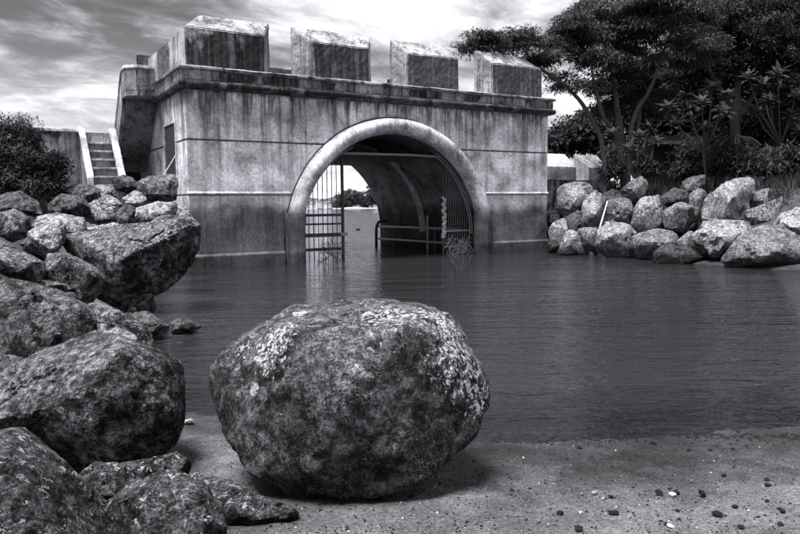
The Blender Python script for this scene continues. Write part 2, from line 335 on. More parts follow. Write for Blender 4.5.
def link(name, me, mat, parent=None):
    o = bpy.data.objects.new(name, me); COL.objects.link(o)
    if mat is not None and len(me.materials) == 0: me.materials.append(mat)
    if parent is not None:
        o.parent = parent; o.matrix_parent_inverse = Matrix.Translation(parent.location).inverted()
    return o
def tag(o, label, cat, group=None, kind=None):
    o['label'] = label; o['category'] = cat
    if group: o['group'] = group
    if kind: o['kind'] = kind
    return o
def thing(name, loc, label, cat, group=None):
    o = bpy.data.objects.new(name, None); COL.objects.link(o); o.location = loc; o.empty_display_size = 0.2
    return tag(o, label, cat, group)
def struct(o): o['kind'] = 'structure'; return o

# ------------------------------------------------------------------ ground and water
def interp(x, xs, ys): return np.interp(x, xs, ys)
def height(X, Y):
    X = np.asarray(X, float); Y = np.asarray(Y, float)
    s = -0.49*(X-0.49) - 0.872*(Y+19.68)
    s = s + 0.16*np.sin(X*1.3+0.5)*np.exp(-((X+1)/4)**2) + np.where(X < -2.0, np.clip((-2.0-X)*0.38, 0, 1.2), 0)
    hb = np.where(s > 0, 0.075*s, 0.16*s); hb = np.where(s < -1.2, -0.12+(s+1.2)*0.30, hb); hb = np.clip(hb, -1.6, 0.9)
    xl = interp(Y, [-24, -20, -16, -11, -7, -3, 0, 12], [-6.6, -5.6, -4.9, -3.6, -3.2, -2.2, -0.1, -0.1]); capl = interp(Y, [-24, -20, -15, -10, -5, 0, 5, 9], [0.5, 0.5, 0.9, 1.3, 1.9, 2.6, 2.9, 3.0])
    tl = xl-X; hl = np.where(tl > 0, np.minimum(tl*0.55-0.02, capl), np.maximum(tl*0.5-0.02, -1.6))
    xr = interp(Y, [-40, -16, -11.4, -8.4, -5.8, -2.3, 0.1, 14], [34, 17.6, 14.9, 14.5, 15.0, 14.9, 15.5, 15.5])
    tr = X-xr; hr = np.where(tr > 0, np.where(tr < 1.3, 0.10*tr, np.minimum(0.13+(tr-1.3)*0.52, 2.5+0.05*(tr-5.5))), np.maximum(tr*0.35, -1.6))
    hl = np.where(Y > 14, -1.6, hl); hr = np.where(Y > 11, -1.6, hr); hr = np.where(X > 90, -1.6, hr)
    h = np.maximum(np.maximum(hb, hl), hr)
    return h
ax = np.unique(np.concatenate([[-6000, -2000, -600, -200, -80, -40], np.arange(-30, -12, 2.0), np.arange(-12, 6, 0.10), np.arange(6, 30, 0.4), np.arange(30, 60, 2.0), [80, 90.5, 200, 600, 2000, 6000]]))
ay = np.unique(np.concatenate([[-6000, -2000, -600, -200, -80, -40], np.arange(-32, -24, 1.0), np.arange(-24, -14, 0.10), np.arange(-14, 16, 0.4), np.arange(16, 40, 2.0), [60, 120, 300, 800, 2000, 6000]]))
GX, GY = np.meshgrid(ax, ay); GZ = height(GX, GY)
near = (GX > -12) & (GX < 6) & (GY < -14) & (GY > -24)
nz = np.zeros_like(GZ)
idx = np.argwhere(near)
for i, j in idx:
    p = Vector((GX[i, j], GY[i, j], 0)); nz[i, j] = 0.014*noise.fractal(p*1.1, 1.0, 2.0, 4) + 0.010*noise.fractal(p*6, 1.0, 2.0, 3)
GZ = GZ + nz
def grid_mesh(name, GX, GY, GZ):
    ny, nx = GX.shape; v = np.stack([GX.ravel(), GY.ravel(), GZ.ravel()], 1)
    a = np.arange(ny*nx).reshape(ny, nx); f = np.stack([a[:-1, :-1].ravel(), a[:-1, 1:].ravel(), a[1:, 1:].ravel(), a[1:, :-1].ravel()], 1)
    me = bpy.data.meshes.new(name); me.vertices.add(len(v)); me.vertices.foreach_set('co', v.ravel())
    me.loops.add(f.size); me.loops.foreach_set('vertex_index', f.ravel().astype(np.int32)); me.polygons.add(len(f))
    me.polygons.foreach_set('loop_start', np.arange(0, f.size, 4, dtype=np.int32)); me.polygons.foreach_set('loop_total', np.full(len(f), 4, np.int32))
    me.update(calc_edges=True); me.polygons.foreach_set('use_smooth', [True]*len(f)); return me
gm = grid_mesh('ground', GX, GY, GZ); gm.materials.append(M['sand']); gm.materials.append(M['earth'])
cxm = (GX[:-1, :-1]+GX[1:, 1:])/2; cym = (GY[:-1, :-1]+GY[1:, 1:])/2; czm = (GZ[:-1, :-1]+GZ[1:, 1:])/2
earth = ((cxm > 10) & (czm > 0.3)) | ((cxm < -4.2) & (cym > -19) & (czm > 0.33))
gm.polygons.foreach_set('material_index', earth.ravel().astype(np.int32))
struct(link('ground', gm, None))
wx = np.unique(np.concatenate([[-6000, -1500, -300, -60], np.arange(-30, 30, 0.5), [60, 300, 1500, 6000]])); wy = np.unique(np.concatenate([[-6000, -1500, -300, -60], np.arange(-30, -14, 0.25), np.arange(-14, 20, 0.5), [60, 300, 1500, 6000]]))
WX, WY = np.meshgrid(wx, wy); wm_ = grid_mesh('water', WX, WY, np.zeros_like(WX))
da = wm_.attributes.new('depth', 'FLOAT', 'POINT'); da.data.foreach_set('value', np.clip(-height(WX, WY), 0, 5).ravel().astype(np.float32))
struct(link('water', wm_, M['water']))
def hz(x, y): return float(height(x, y))

# ------------------------------------------------------------------ gatehouse
BW, BD = 15.56, 8.33; XA, ZA, RO, RI = 7.84, 0.80, 4.48, 3.94; Z1, Z2, ZT = 4.235, 2.44, 5.86; ZB = -1.7
GH = thing('gatehouse', (BW/2, 0, 0), 'weathered concrete sea gate with round arch and battlements over the water', 'gatehouse')
def arc(R, a0, a1, n=40): return [(XA+R*math.cos(a0+(a1-a0)*i/n), ZA+R*math.sin(a0+(a1-a0)*i/n)) for i in range(n+1)]
# core block with the barrel vault
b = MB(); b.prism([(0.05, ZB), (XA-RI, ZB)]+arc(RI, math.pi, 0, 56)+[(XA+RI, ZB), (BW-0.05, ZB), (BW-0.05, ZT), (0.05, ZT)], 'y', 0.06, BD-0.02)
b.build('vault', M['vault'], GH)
RC = RO+0.085; g = 0.022
def xin(z): return math.sqrt(max(0, RC*RC-(z-ZA)**2)) if z > ZA else RC
def course(name, poly): 
    c = MB(); c.prism(poly, 'y', 0.0, 0.06); return c.build(name, M['wall'], GH, 0.006)
a1 = math.asin((Z1+g-ZA)/RC)
course('wall_panel', [(0, Z1+g)]+arc(RC, math.pi-a1, a1, 40)+[(BW, Z1+g), (BW, ZT), (0, ZT)])
def side_poly(z0, z1, left):
    zs = np.linspace(z0, z1, 14); pts = [((XA-xin(q)) if left else (XA+xin(q)), q) for q in zs]; xo = 0 if left else BW
    return pts+[(xo, z1), (xo, z0)]
for left in (True, False):
    course('wall_panel', side_poly(Z2+g, Z1-g, left)); course('wall_panel', side_poly(ZB, Z2-g, left))
# string course and plinth on the front
for x0, x1 in ((-0.045, XA-math.sqrt(RC*RC-(Z2-ZA)**2)-0.06), (XA+math.sqrt(RC*RC-(Z2-ZA)**2)+0.06, BW+0.045)):
    c = MB(); c.prism([(-0.055, Z2+0.015), (-0.055, Z2+0.06), (-0.0, Z2+0.10), (-0.0, Z2-0.0)], 'x', x0, x1); c.build('string_course', M['wall'], GH)
for x0, x1 in ((-0.09, XA-RO-0.10), (XA+RO+0.10, BW+0.09)):
    c = MB(); c.prism([(-0.11, ZB), (-0.11, 0.40), (-0.03, 0.47), (-0.002, 0.47), (-0.002, ZB)], 'x', x0, x1); c.build('plinth', M['wall'], GH, 0.01)
for x0 in (XA-RO-0.22, XA+RO+0.14):
    c = MB(); c.box(x0, x0+0.07, -0.025, -0.001, 0.475, Z2+0.0); c.build('fillet', M['wall'], GH)
# side and rear skins
for x0, x1 in ((0.0, 0.048), (BW-0.048, BW)):
    for z0, z1 in ((ZB, Z2-g), (Z2+g, Z1-g), (Z1+g, ZT)):
        c = MB(); c.box(x0, x1, 0.062, BD, z0, z1); c.build('side_panel', M['wall'], GH, 0.005)
c = MB(); c.prism([(-0.09, ZB), (-0.09, 0.40), (-0.03, 0.47), (-0.002, 0.47), (-0.002, ZB)], 'y', 0.0, BD); c.build('plinth', M['wall'], GH)
# arch moulding: half-round blocks on two pilasters
rm, hw = (RO+RI)/2+0.01, (RO-RI)/2+0.03
def mould(a0, a1, n):
    c = MB(); K = 9; rows = []
    for i in range(n+1):
        a = a0+(a1-a0)*i/n; row = []
        for k in range(K+1):
            q = math.pi*k/K; r = rm+hw*math.cos(q); y = -0.42*math.sin(q)**0.8+0.03
            row.append((XA+r*math.cos(a), y, ZA+r*math.sin(a)))
        row.append((XA+(rm-hw)*math.cos(a), 0.10, ZA+(rm-hw)*math.sin(a))); row.append((XA+(rm+hw)*math.cos(a), 0.10, ZA+(rm+hw)*math.sin(a)))
        rows.append(row)
    m_ = len(rows[0]); c.add([p for r_ in rows for p in r_], [(i*m_+k, i*m_+(k+1) % m_, (i+1)*m_+(k+1) % m_, (i+1)*m_+k) for i in range(n) for k in range(m_)]+[tuple(range(m_)), tuple(range(n*m_, n*m_+m_))[::-1]])
    return c.build('arch_moulding', M['arch'], GH)
aS = math.asin((1.72-ZA)/rm); NB = 9
for i in range(NB):
    a0 = aS+(math.pi-2*aS)*i/NB; a1_ = aS+(math.pi-2*aS)*(i+1)/NB; o = mould(a0+0.0012, a1_-0.0012, 9)
    o.data.polygons.foreach_set('use_smooth', [True]*len(o.data.polygons)); o.data.set_sharp_from_angle(angle=0.6)
for sgn in (-1, 1):
    x = XA+sgn*(rm-0.055)
    c = MB(); K = 9; pr = [(x+hw*1.16*math.cos(math.pi*k/K), -0.44*math.sin(math.pi*k/K)**0.7+0.02) for k in range(K+1)]+[(x-hw*1.16, 0.10), (x+hw*1.16, 0.10)]
    c.prism(pr, 'z', ZB, 1.80); c.build('pilaster', M['arch'], GH)
# rib inside the vault
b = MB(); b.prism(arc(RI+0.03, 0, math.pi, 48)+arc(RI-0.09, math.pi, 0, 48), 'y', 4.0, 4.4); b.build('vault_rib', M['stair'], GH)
# cornice swept round the block
def sweep(name, prof, mat, smooth=False):
    c = MB(); n = len(prof); rings = []
    for (ox, oy) in ((-1, -1), (1, -1), (1, 1), (-1, 1)):
        rings.append([((0 if ox < 0 else BW)+ox*d, (0 if oy < 0 else BD)+oy*d, z) for d, z in prof])
    vs = [p for r in rings for p in r]; fs = [(i*n+k, i*n+k+1, ((i+1) % 4)*n+k+1, ((i+1) % 4)*n+k) for i in range(4) for k in range(n-1)]
    c.add(vs, fs); return c.build(name, mat, GH, rough=0.016)
roll = [(-0.02, ZT-0.03)]+[(0.13+0.13*math.cos(q), ZT+0.13+0.13*math.sin(q)) for q in np.linspace(-2.2, 1.75, 11)]+[(-0.02, ZT+0.26)]
sweep('cornice_roll', roll, M['roll'])
sweep('cornice', [(-0.02, ZT+0.262), (0.13, ZT+0.262), (0.155, ZT+0.29), (0.155, ZT+0.565), (0.22, ZT+0.59), (0.245, ZT+0.61), (0.245, ZT+0.665), (0.20, ZT+0.70), (-0.75, ZT+0.72)], M['cornice'])
c = MB(); c.box(0.4, BW-0.4, 0.4, BD-0.4, ZT, ZT+0.60); c.build('roof_deck', M['core'], GH)
# merlons
ZM = ZT+0.70; ZF, ZR = 7.78, 8.36
def merlon(mat, fx0, fx1, bx0, bx1, yf=-0.10, yb=0.52, hipl=None, hipr=None, flip=False):
    """front face fx0..fx1 at yf, rear face bx0..bx1 at yb, top sloping up to the ridge"""
    hl = bx0 if hipl is None else hipl; hr = bx1 if hipr is None else hipr
    v = [(fx0, yf, ZM), (fx1, yf, ZM), (bx1, yb, ZM), (bx0, yb, ZM), (fx0, yf, ZF), (fx1, yf, ZF), (hr, yb, ZR), (hl, yb, ZR), (bx1, yb, ZF if hipr else ZR), (bx0, yb, ZF if hipl else ZR)]
    f = [(0, 1, 5, 4), (4, 5, 6, 7), (3, 2, 1, 0)]
    f += [(1, 2, 8, 5), (5, 8, 6)] if hipr else [(1, 2, 6, 5)]
    f += [(3, 0, 4, 9), (9, 4, 7)] if hipl else [(3, 0, 4, 7)]
    f += [tuple([2, 3]+([9] if hipl else [])+[7, 6]+([8] if hipr else []))]
    if flip: v = [(x, BD-y, z) for x, y, z in v]
    c = MB(); c.add(v, f); return c.build('merlon', mat, GH, 0.03, rough=0.022)
# corner merlon runs round onto the left side
v = [(0.05, -0.1, ZM), (2.66, -0.1, ZM), (3.10, 0.52, ZM), (0.70, 0.52, ZM), (0.70, 2.45, ZM), (0.05, 2.25, ZM),
     (0.05, -0.1, ZF), (2.66, -0.1, ZF), (3.10, 0.52, ZR), (0.70, 0.52, ZR), (0.70, 2.45, ZR), (0.05, 2.25, ZF)]
c = MB(); c.add(v, [(0, 1, 7, 6), (1, 2, 8, 7), (2, 3, 9, 8), (3, 4, 10, 9), (4, 5, 11, 10), (5, 0, 6, 11), (6, 7, 8, 9), (6, 9, 10, 11), (0, 5, 4, 3, 2, 1)]); c.build('merlon', M['merlon0'], GH, 0.03, rough=0.022)
merlon(M['merlon1'], 4.30, 6.66, 3.86, 7.10)
merlon(M['merlon2'], 8.34, 10.70, 7.90, 11.14)
merlon(M['merlon3'], 12.42, 15.12, 11.92, 15.12, hipr=14.35)
for fx0, fx1 in ((0.4, 2.7), (4.3, 6.66), (8.34, 10.7), (12.4, 15.1)): merlon(M['merlon2'], fx0, fx1, fx0-0.4, min(fx1+0.4, 15.2), flip=True)
for y0, y1 in ((4.1, 5.7),):
    v = [(0.05, y0, ZM), (0.70, y0-0.35, ZM), (0.70, y1+0.35, ZM), (0.05, y1, ZM), (0.05, y0, ZF), (0.70, y0-0.35, ZR), (0.70, y1+0.35, ZR), (0.05, y1, ZF)]
    c = MB(); c.add(v, [(0, 1, 5, 4), (1, 2, 6, 5), (2, 3, 7, 6), (3, 0, 4, 7), (4, 5, 6, 7), (3, 2, 1, 0)]); c.build('merlon', M['merlon2'], GH, 0.012)
# side door
c = MB(); c.box(-0.012, -0.001, 1.40, 2.96, 2.9, 4.90); d = c.build('door', M['door'], GH)
for bx in ((-0.05, -0.001, 1.30, 1.398, 2.9, 4.98), (-0.05, -0.001, 2.962, 3.06, 2.9, 4.98), (-0.05, -0.001, 1.399, 2.961, 4.902, 4.98)):
    c = MB(); c.box(*bx); c.build('door_frame', M['wall'], d)
for z in (3.4, 4.5):
    c = MB(); c.box(-0.03, -0.013, 2.80, 2.95, z, z+0.10); c.build('hinge', M['iron'], d)
# balcony and upper flight against the left side
XO = -1.22
c = MB(); c.prism([(-0.02, 3.1), (-0.88, 3.1), (XO, 3.42), (XO, 4.3), (-0.02, 4.3)], 'z', 5.98, 6.16); c.build('balcony_floor', M['stair'], GH, 0.01)
c = MB(); c.box(-0.88, -0.25, 3.1, 3.24, 6.162, 6.93); c.build('balcony_panel', M['stair'], GH, 0.02, rough=0.012)
c = MB(); c.prism([(-0.884, 3.1), (XO, 3.42), (XO+0.13, 3.46), (-0.884, 3.24)], 'z', 6.162, 6.93); c.build('balcony_panel', M['stair'], GH, 0.02, rough=0.012)
c = MB(); c.prism([(-0.25, 3.06), (-0.90, 3.06), (XO-0.04, 3.40), (XO-0.04, 4.0), (XO+0.17, 4.0), (XO+0.17, 3.50), (-0.86, 3.28), (-0.25, 3.28)], 'z', 6.932, 7.05); c.build('balcony_coping', M['rail'], GH, 0.02, rough=0.012)
# sloping outer parapet of the upper flight, its coping and the flight itself
c = MB(); c.prism([(3.46, 6.162), (3.46, 6.93), (4.0, 6.93), (6.0, 4.95), (6.0, 3.95), (4.22, 5.80), (4.22, 6.162)], 'x', XO, XO+0.13); c.build('stair_parapet', M['stair'], GH, 0.01)
c = MB(); c.prism([(4.0, 6.932), (4.0, 7.05), (4.05, 7.05), (6.0, 5.10), (6.0, 4.954)], 'x', XO-0.05, XO+0.18); c.build('stair_coping', M['rail'], GH, 0.02, rough=0.012)
c = MB(); c.prism([(4.25, 5.978), (6.55, 3.70), (6.55, 3.45), (4.0, 5.85), (4.0, 5.978)], 'x', XO+0.131, -0.004); c.build('stair_soffit', M['step'], GH)
for k in range(8):
    y = 4.302+k*0.24; z = 6.16-(k+1)*0.235
    c = MB(); c.box(XO+0.135, -0.008, y, y+0.238, z-0.16, z); c.build('stair_step', M['step'], GH)
# ------------------------------------------------------------------ rampart and lower stair on the left
RA = thing('rampart_wall', (-3, 6.2, 2.5), 'low stained concrete rampart wall left of the gate, behind the bush', 'wall')
c = MB(); c.box(-14, -2.5, 6.0, 6.5, 1.0, 4.88); c.build('wall', M['rampart'], RA, 0.01)
c = MB(); c.box(-1.2, -0.003, 6.6, 7.0, 1.0, 4.90); c.build('wall', M['step'], RA, 0.01)
c = MB(); c.box(-14, -2.5, 5.97, 6.53, 4.882, 5.0); c.build('coping', M['rail'], RA, 0.02, rough=0.014)
c = MB(); c.box(-0.95, -0.25, 6.55, 6.598, 2.6, 3.9); c.build('doorway_shade', M['black'], RA)  # black slab: the shade inside the opening painted flat on the wall
ST = thing('stone_stair', (-1.85, 5, 2.8), 'short flight of dark steps with pale sloping side walls up to the rampart', 'stairs')
c = MB(); c.box(-2.36, -1.42, 6.02, 6.45, 2.0, 4.90); c.build('head_wall', M['rampart'], ST, 0.01)
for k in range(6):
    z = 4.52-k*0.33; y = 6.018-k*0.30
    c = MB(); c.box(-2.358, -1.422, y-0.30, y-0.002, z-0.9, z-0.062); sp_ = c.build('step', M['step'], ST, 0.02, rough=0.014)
    c = MB(); c.box(-2.355, -1.425, y-0.36, y-0.002, z-0.075, z); c.build('tread', M['rail'], sp_, 0.015, rough=0.008)  # pale tread over dark riser: lit bands and shadow line put into the colour
for x0, x1 in ((-2.50, -2.362), (-1.418, -1.27)):
    c = MB(); c.prism([(6.3, 4.9), (5.9, 4.9), (4.05, 2.98), (4.05, 2.0), (6.3, 2.0)], 'x', x0, x1); c.build('side_wall', M['step'], ST, 0.01)
    c = MB(); c.prism([(6.3, 4.902), (6.3, 5.08), (5.85, 5.08), (3.98, 3.14), (3.98, 2.6), (4.048, 2.6), (4.048, 2.985), (5.9, 4.902)], 'x', x0-0.04, x1+0.04); c.build('coping', M['rail'], ST, 0.02, rough=0.014)
# small battlemented wall on the right
RB = thing('battlement_wall', (20.5, 3, 2.4), 'low battlemented wall running right from the gate behind the rocks', 'wall')
c = MB(); c.box(BW+0.004, 23.2, 3.0, 3.5, 0.5, 3.2); c.build('wall', M['rampart'], RB, 0.01)
for x0, x1, xr2 in ((17.6, 20.25, 20.0), (20.62, 22.45, 22.3)):
    v = [(x0+0.5, 2.95, 3.202), (x1, 2.95, 3.202), (x1, 3.55, 3.202), (x0, 3.55, 3.202), (x0+0.5, 2.95, 3.86), (x1, 2.95, 3.86), (xr2, 3.55, 4.55), (x0, 3.55, 4.55)]
    c = MB(); c.add(v, [(0, 1, 5, 4), (1, 2, 6, 5), (2, 3, 7, 6), (3, 0, 4, 7), (4, 5, 6, 7), (3, 2, 1, 0)]); c.build('merlon', M['rail'], RB, 0.01)

# ------------------------------------------------------------------ gates, mesh canopy, railing
YG = 0.60
def arch_z(x, R=RI-0.06): return ZA+math.sqrt(max(0.0, R*R-(x-XA)**2))
def bar(x0, z0, x1, z1, r, parent, name='bar', mat='iron', y=YG, sides=6):
    c = MB(); c.tube([(x0, y, z0), (x1, y, z1)], r, sides); return c.build(name, M[mat], parent)
def rbox(x0, x1, z0, z1, t, parent, name, mat='iron', y=YG):
    c = MB(); c.box(x0, x1, y-t, y+t, z0, z1); return c.build(name, M[mat], parent, 0.004)
LG = thing('gate_leaf', (5.0, YG, -1.5), 'rusty barred gate leaf on the left of the arch, sky behind it', 'gate')
rbox(5.81, 5.90, -1.6, 3.93, 0.045, LG, 'post'); rbox(3.92, 4.10, -1.6, 1.75, 0.08, LG, 'post'); rbox(4.12, 4.36, 1.38, 1.78, 0.06, LG, 'hinge_box', 'iron_pale')
for k in range(8):
    x = 4.28+k*0.19; bar(x, -1.2, x, min(arch_z(x), 3.9), 0.016, LG)
for z, h in ((1.69, 0.05), (1.36, 0.035), (0.95, 0.07), (0.42, 0.055)): rbox(4.10, 5.808, z-h, z+h, 0.03, LG, 'crossbar', 'iron', YG-0.05)
rbox(5.70, 5.98, 0.90, 1.02, 0.05, LG, 'latch', 'iron_pale', YG-0.1)
RG = thing('gate_leaf', (11.3, YG, -1.5), 'dark barred gate leaf on the right of the arch, white crusted post', 'gate')
rbox(10.40, 10.48, -1.6, 3.93, 0.045, RG, 'post')
for k in range(11):
    x = 10.60+k*0.115; bar(x, -1.2, x, min(arch_z(x), 3.9), 0.02, RG, 'bar', 'iron_mid')
for z, h in ((1.62, 0.045), (1.22, 0.02), (0.95, 0.035), (0.30, 0.03)): rbox(10.482, 11.76, z-h, z+h, 0.03, RG, 'crossbar', 'iron_pale' if z < 1.1 else 'iron', YG-0.05)
# white crust on the post
def lump(pts, rad, name, mat, parent, jit=0.3, seed=1):
    rr = random.Random(seed); c = MB()
    for p in pts:
        for k in range(3):
            q = Vector(p)+Vector((rr.uniform(-1, 1), rr.uniform(-1, 1), rr.uniform(-1, 1)))*rad*0.6
            bm = bmesh.new(); bmesh.ops.create_icosphere(bm, subdivisions=2, radius=rad*rr.uniform(0.5, 1.0))
            c.add([(v_.co*(1+jit*rr.uniform(-1, 1))+q)[:] for v_ in bm.verts], [[v_.index for v_ in f_.verts] for f_ in bm.faces]); bm.free()
    return c.build(name, M[mat], parent)
lump([(10.44+0.025*math.sin(k*1.7), YG-0.06, 0.72+k*0.075) for k in range(22)], 0.062, 'crust', 'crust', RG, seed=3, jit=0.5)
# arch rails: thin double iron hoop inside the arch
for (o_, a0, a1_) in ((LG, math.pi, 2.02), (RG, 0.0, 1.02)):
    for dr in (0.05, 0.16):
        c = MB(); c.tube([(XA+(RI-dr)*math.cos(a0+(a1_-a0)*i/24), YG-0.25, ZA+(RI-dr)*math.sin(a0+(a1_-a0)*i/24)) for i in range(25)], 0.022, 6); c.build('hoop', M['iron_pale'], o_)
# drift weed caught on the bars
def weed(x0, x1, z0, z1, n, label, seed, mat='weed'):
    rr = random.Random(seed); c = MB()
    for i in range(n):
        p = Vector((rr.uniform(x0, x1), YG-0.12+rr.uniform(-0.06, 0.06), z0+(z1-z0)*rr.random()**1.6)); pts = [p]; d = Vector((rr.uniform(-1, 1), rr.uniform(-0.4, 0.2), rr.uniform(-0.6, 0.8))).normalized()
        for k in range(4): d = (d+Vector((rr.uniform(-1, 1), rr.uniform(-0.5, 0.5), rr.uniform(-1, 0.8)))*0.5).normalized(); p = p+d*rr.uniform(0.05, 0.14); pts.append(p)
        c.tube(pts, [0.012, 0.011, 0.010, 0.008, 0.004], 4)
    return tag(c.build('drift_weed', M[mat], None), label, 'debris')
weed(4.9, 5.75, -0.15, 0.75, 110, 'tangle of dark twigs and weed caught on the left gate leaf', 4)
weed(10.55, 11.7, -0.15, 0.62, 150, 'pale tangle of drift weed caught low on the right gate leaf', 5, 'weed_pale')
# mesh canopy under the vault
MC = thing('mesh_canopy', (8.6, 0.4, 3.95), 'flat wire mesh panel slung under the vault behind a front bar', 'mesh panel')
xl_, xr_ = XA-2.45, XA+2.45
c = MB(); c.tube([(XA-2.62, 0.42, 3.97), (XA+0.9, 0.42, 3.99), (XA+2.62, 0.42, 3.95)], 0.05, 8); c.build('front_bar', M['iron_pale'], MC)
c = MB(); c.tube([(XA-2.3, 8.1, 4.02), (XA+2.3, 8.1, 4.02)], 0.03, 6); c.build('rear_bar', M['iron'], MC)
c = MB()
for k in range(84):
    x = xl_+(xr_-xl_)*k/83; c.add([(x-0.013, 0.42, 3.96), (x+0.013, 0.42, 3.96), (x+0.013, 8.1, 4.0), (x-0.013, 8.1, 4.0)], [(0, 1, 2, 3)]); 
for k in range(110):
    y = 0.46+7.62*k/109; z = 3.975+0.03*(y/8.1); c.add([(xl_, y-0.013, z), (xr_, y-0.013, z), (xr_, y+0.013, z), (xl_, y+0.013, z)], [(0, 1, 2, 3)])
o = c.build('wire_mesh', M['iron'], MC); o['kind'] = 'stuff'
sm_ = o.modifiers.new('s', 'SOLIDIFY'); sm_.thickness = 0.015
# railing along the right tunnel wall
RL = thing('tunnel_railing', (11.28, 4.5, -1.5), 'two-bar pipe railing along the tunnel wall with rounded end hoop', 'railing')
for z in (0.98, 0.36):
    c = MB(); c.tube([(11.28, 0.66, z+0.02), (11.30, 4.0, z), (11.28, 7.55, z-0.02)], 0.055, 8); c.build('rail', M['iron_pale'], RL, smooth=True)
for y in (2.6, 3.2, 6.2):
    c = MB(); c.tube([(11.36, y, -1.6), (11.36, y, 1.06 if y != 3.2 else 1.55)], 0.05, 8); c.build('post', M['iron_pale' if y == 3.2 else 'iron'], RL)
c = MB(); c.tube([(11.16, 7.62, -1.5), (11.16, 7.62, 0.75), (11.19, 7.62, 0.98), (11.30, 7.62, 1.16), (11.50, 7.62, 1.22), (11.76, 7.62, 1.22)], 0.075, 10); c.build('end_hoop', M['iron'], RL, smooth=True)

# ------------------------------------------------------------------ rocks
ICO = {}
def ico(n):
    if n not in ICO:
        bm = bmesh.new(); bmesh.ops.create_icosphere(bm, subdivisions=n, radius=1.0)
        ICO[n] = (np.array([v.co[:] for v in bm.verts]), [tuple(v.index for v in f.verts) for f in bm.faces]); bm.free()
    return ICO[n]
def hull_planes(pts):
    bm = bmesh.new()
    for p in pts: bm.verts.new(p)
    r = bmesh.ops.convex_hull(bm, input=bm.verts, use_existing_faces=False)
    bmesh.ops.dissolve_limit(bm, angle_limit=0.06, verts=bm.verts, edges=bm.edges); bm.normal_update()
    pts = np.array(pts); c = (pts.min(0)+pts.max(0))/2; n = np.array([f.normal[:] for f in bm.faces]); d = np.array([(np.array(f.calc_center_median()[:])-c)@np.array(f.normal[:]) for f in bm.faces])
    bm.free(); s = np.sign(d); return c, n*s[:, None], np.maximum(np.abs(d), 1e-3)
def rock_mesh(pts, k=16, sub=4, amp=0.04, freq=1.0, seed=0, ridge=0.5, fit=True, axes=None, facets=6, chip=1.0, sharp=0.5):
    c, n, d = hull_planes(pts); dirs, faces = ico(sub)
    q = np.maximum(dirs@(n/d[:, None]).T, 0); r0_ = 1.0/np.maximum(q.max(1), 1e-6); hv = dirs*r0_[:, None]
    rs_ = np.random.RandomState(seed*13+5); cn = rs_.randn(facets, 3); cn /= np.linalg.norm(cn, axis=1, keepdims=True)
    if facets:   # extra cleavage planes shave off rounded shoulders
        cdist = (hv@cn.T).max(0)*(0.70+0.23*rs_.rand(facets)); n = np.concatenate([n, cn]); d = np.concatenate([d, cdist])
        q = np.maximum(dirs@(n/d[:, None]).T, 0)
    qm = np.maximum(q.max(1, keepdims=True), 1e-9); r = 1.0/(qm[:, 0]*((q/qm)**k).sum(1)**(1.0/k)); v = dirs*r[:, None]
    P = np.array(pts)-c; size = float(np.mean(P.max(0)-P.min(0)))
    if fit:
        A = axes if axes is not None else np.eye(3)
        pv, vv = P@A.T, v@A.T
        for i in range(3):
            s = (pv[:, i].max()-pv[:, i].min())/(vv[:, i].max()-vv[:, i].min()); vv[:, i] = (vv[:, i]-(vv[:, i].max()+vv[:, i].min())/2)*s+(pv[:, i].max()+pv[:, i].min())/2
        v = vv@A
    off = Vector((seed*3.17, seed*1.31, seed*2.71)); fr = freq/size
    rr = np.linalg.norm(v, axis=1); w = v/np.maximum(rr, 1e-6)[:, None]; disp = np.empty(len(v))
    for i in range(len(v)):
        p = Vector(v[i]*fr)+off
        a = noise.fractal(p*2.0, 1.0, 2.0, 3); b = noise.fractal(p*7.0, 0.8, 2.1, 5); e = abs(noise.noise(p*3.2+off)+0.35*noise.noise(p*11))
        disp[i] = a*0.42+b*0.42-ridge*max(0.0, 0.09-e)*3.2
        if chip:   # broken plates: every Voronoi cell is its own tilted little plane
            for fq, wt in ((1.7, 1.0), (4.2, 0.26)):
                pp = p*fq+Vector((b*0.25, a*0.25, e*0.3)); ds_, ps_ = noise.voronoi(pp); rv = noise.noise_vector(ps_[0]*37.7)
                disp[i] += chip*wt*(max(-0.55, min(0.8, rv.x*0.9+(pp-ps_[0]).dot(rv)*2.8))-max(0.0, 0.08-(ds_[1]-ds_[0]))*3.0)
    v = v+w*(disp*amp*size)[:, None]
    me = bpy.data.meshes.new('rock'); me.from_pydata((v).tolist(), [], faces); me.polygons.foreach_set('use_smooth', [True]*len(faces)); me.set_sharp_from_angle(angle=sharp)
    return me, c
VA = np.array([rt[:], up[:], fw[:]])
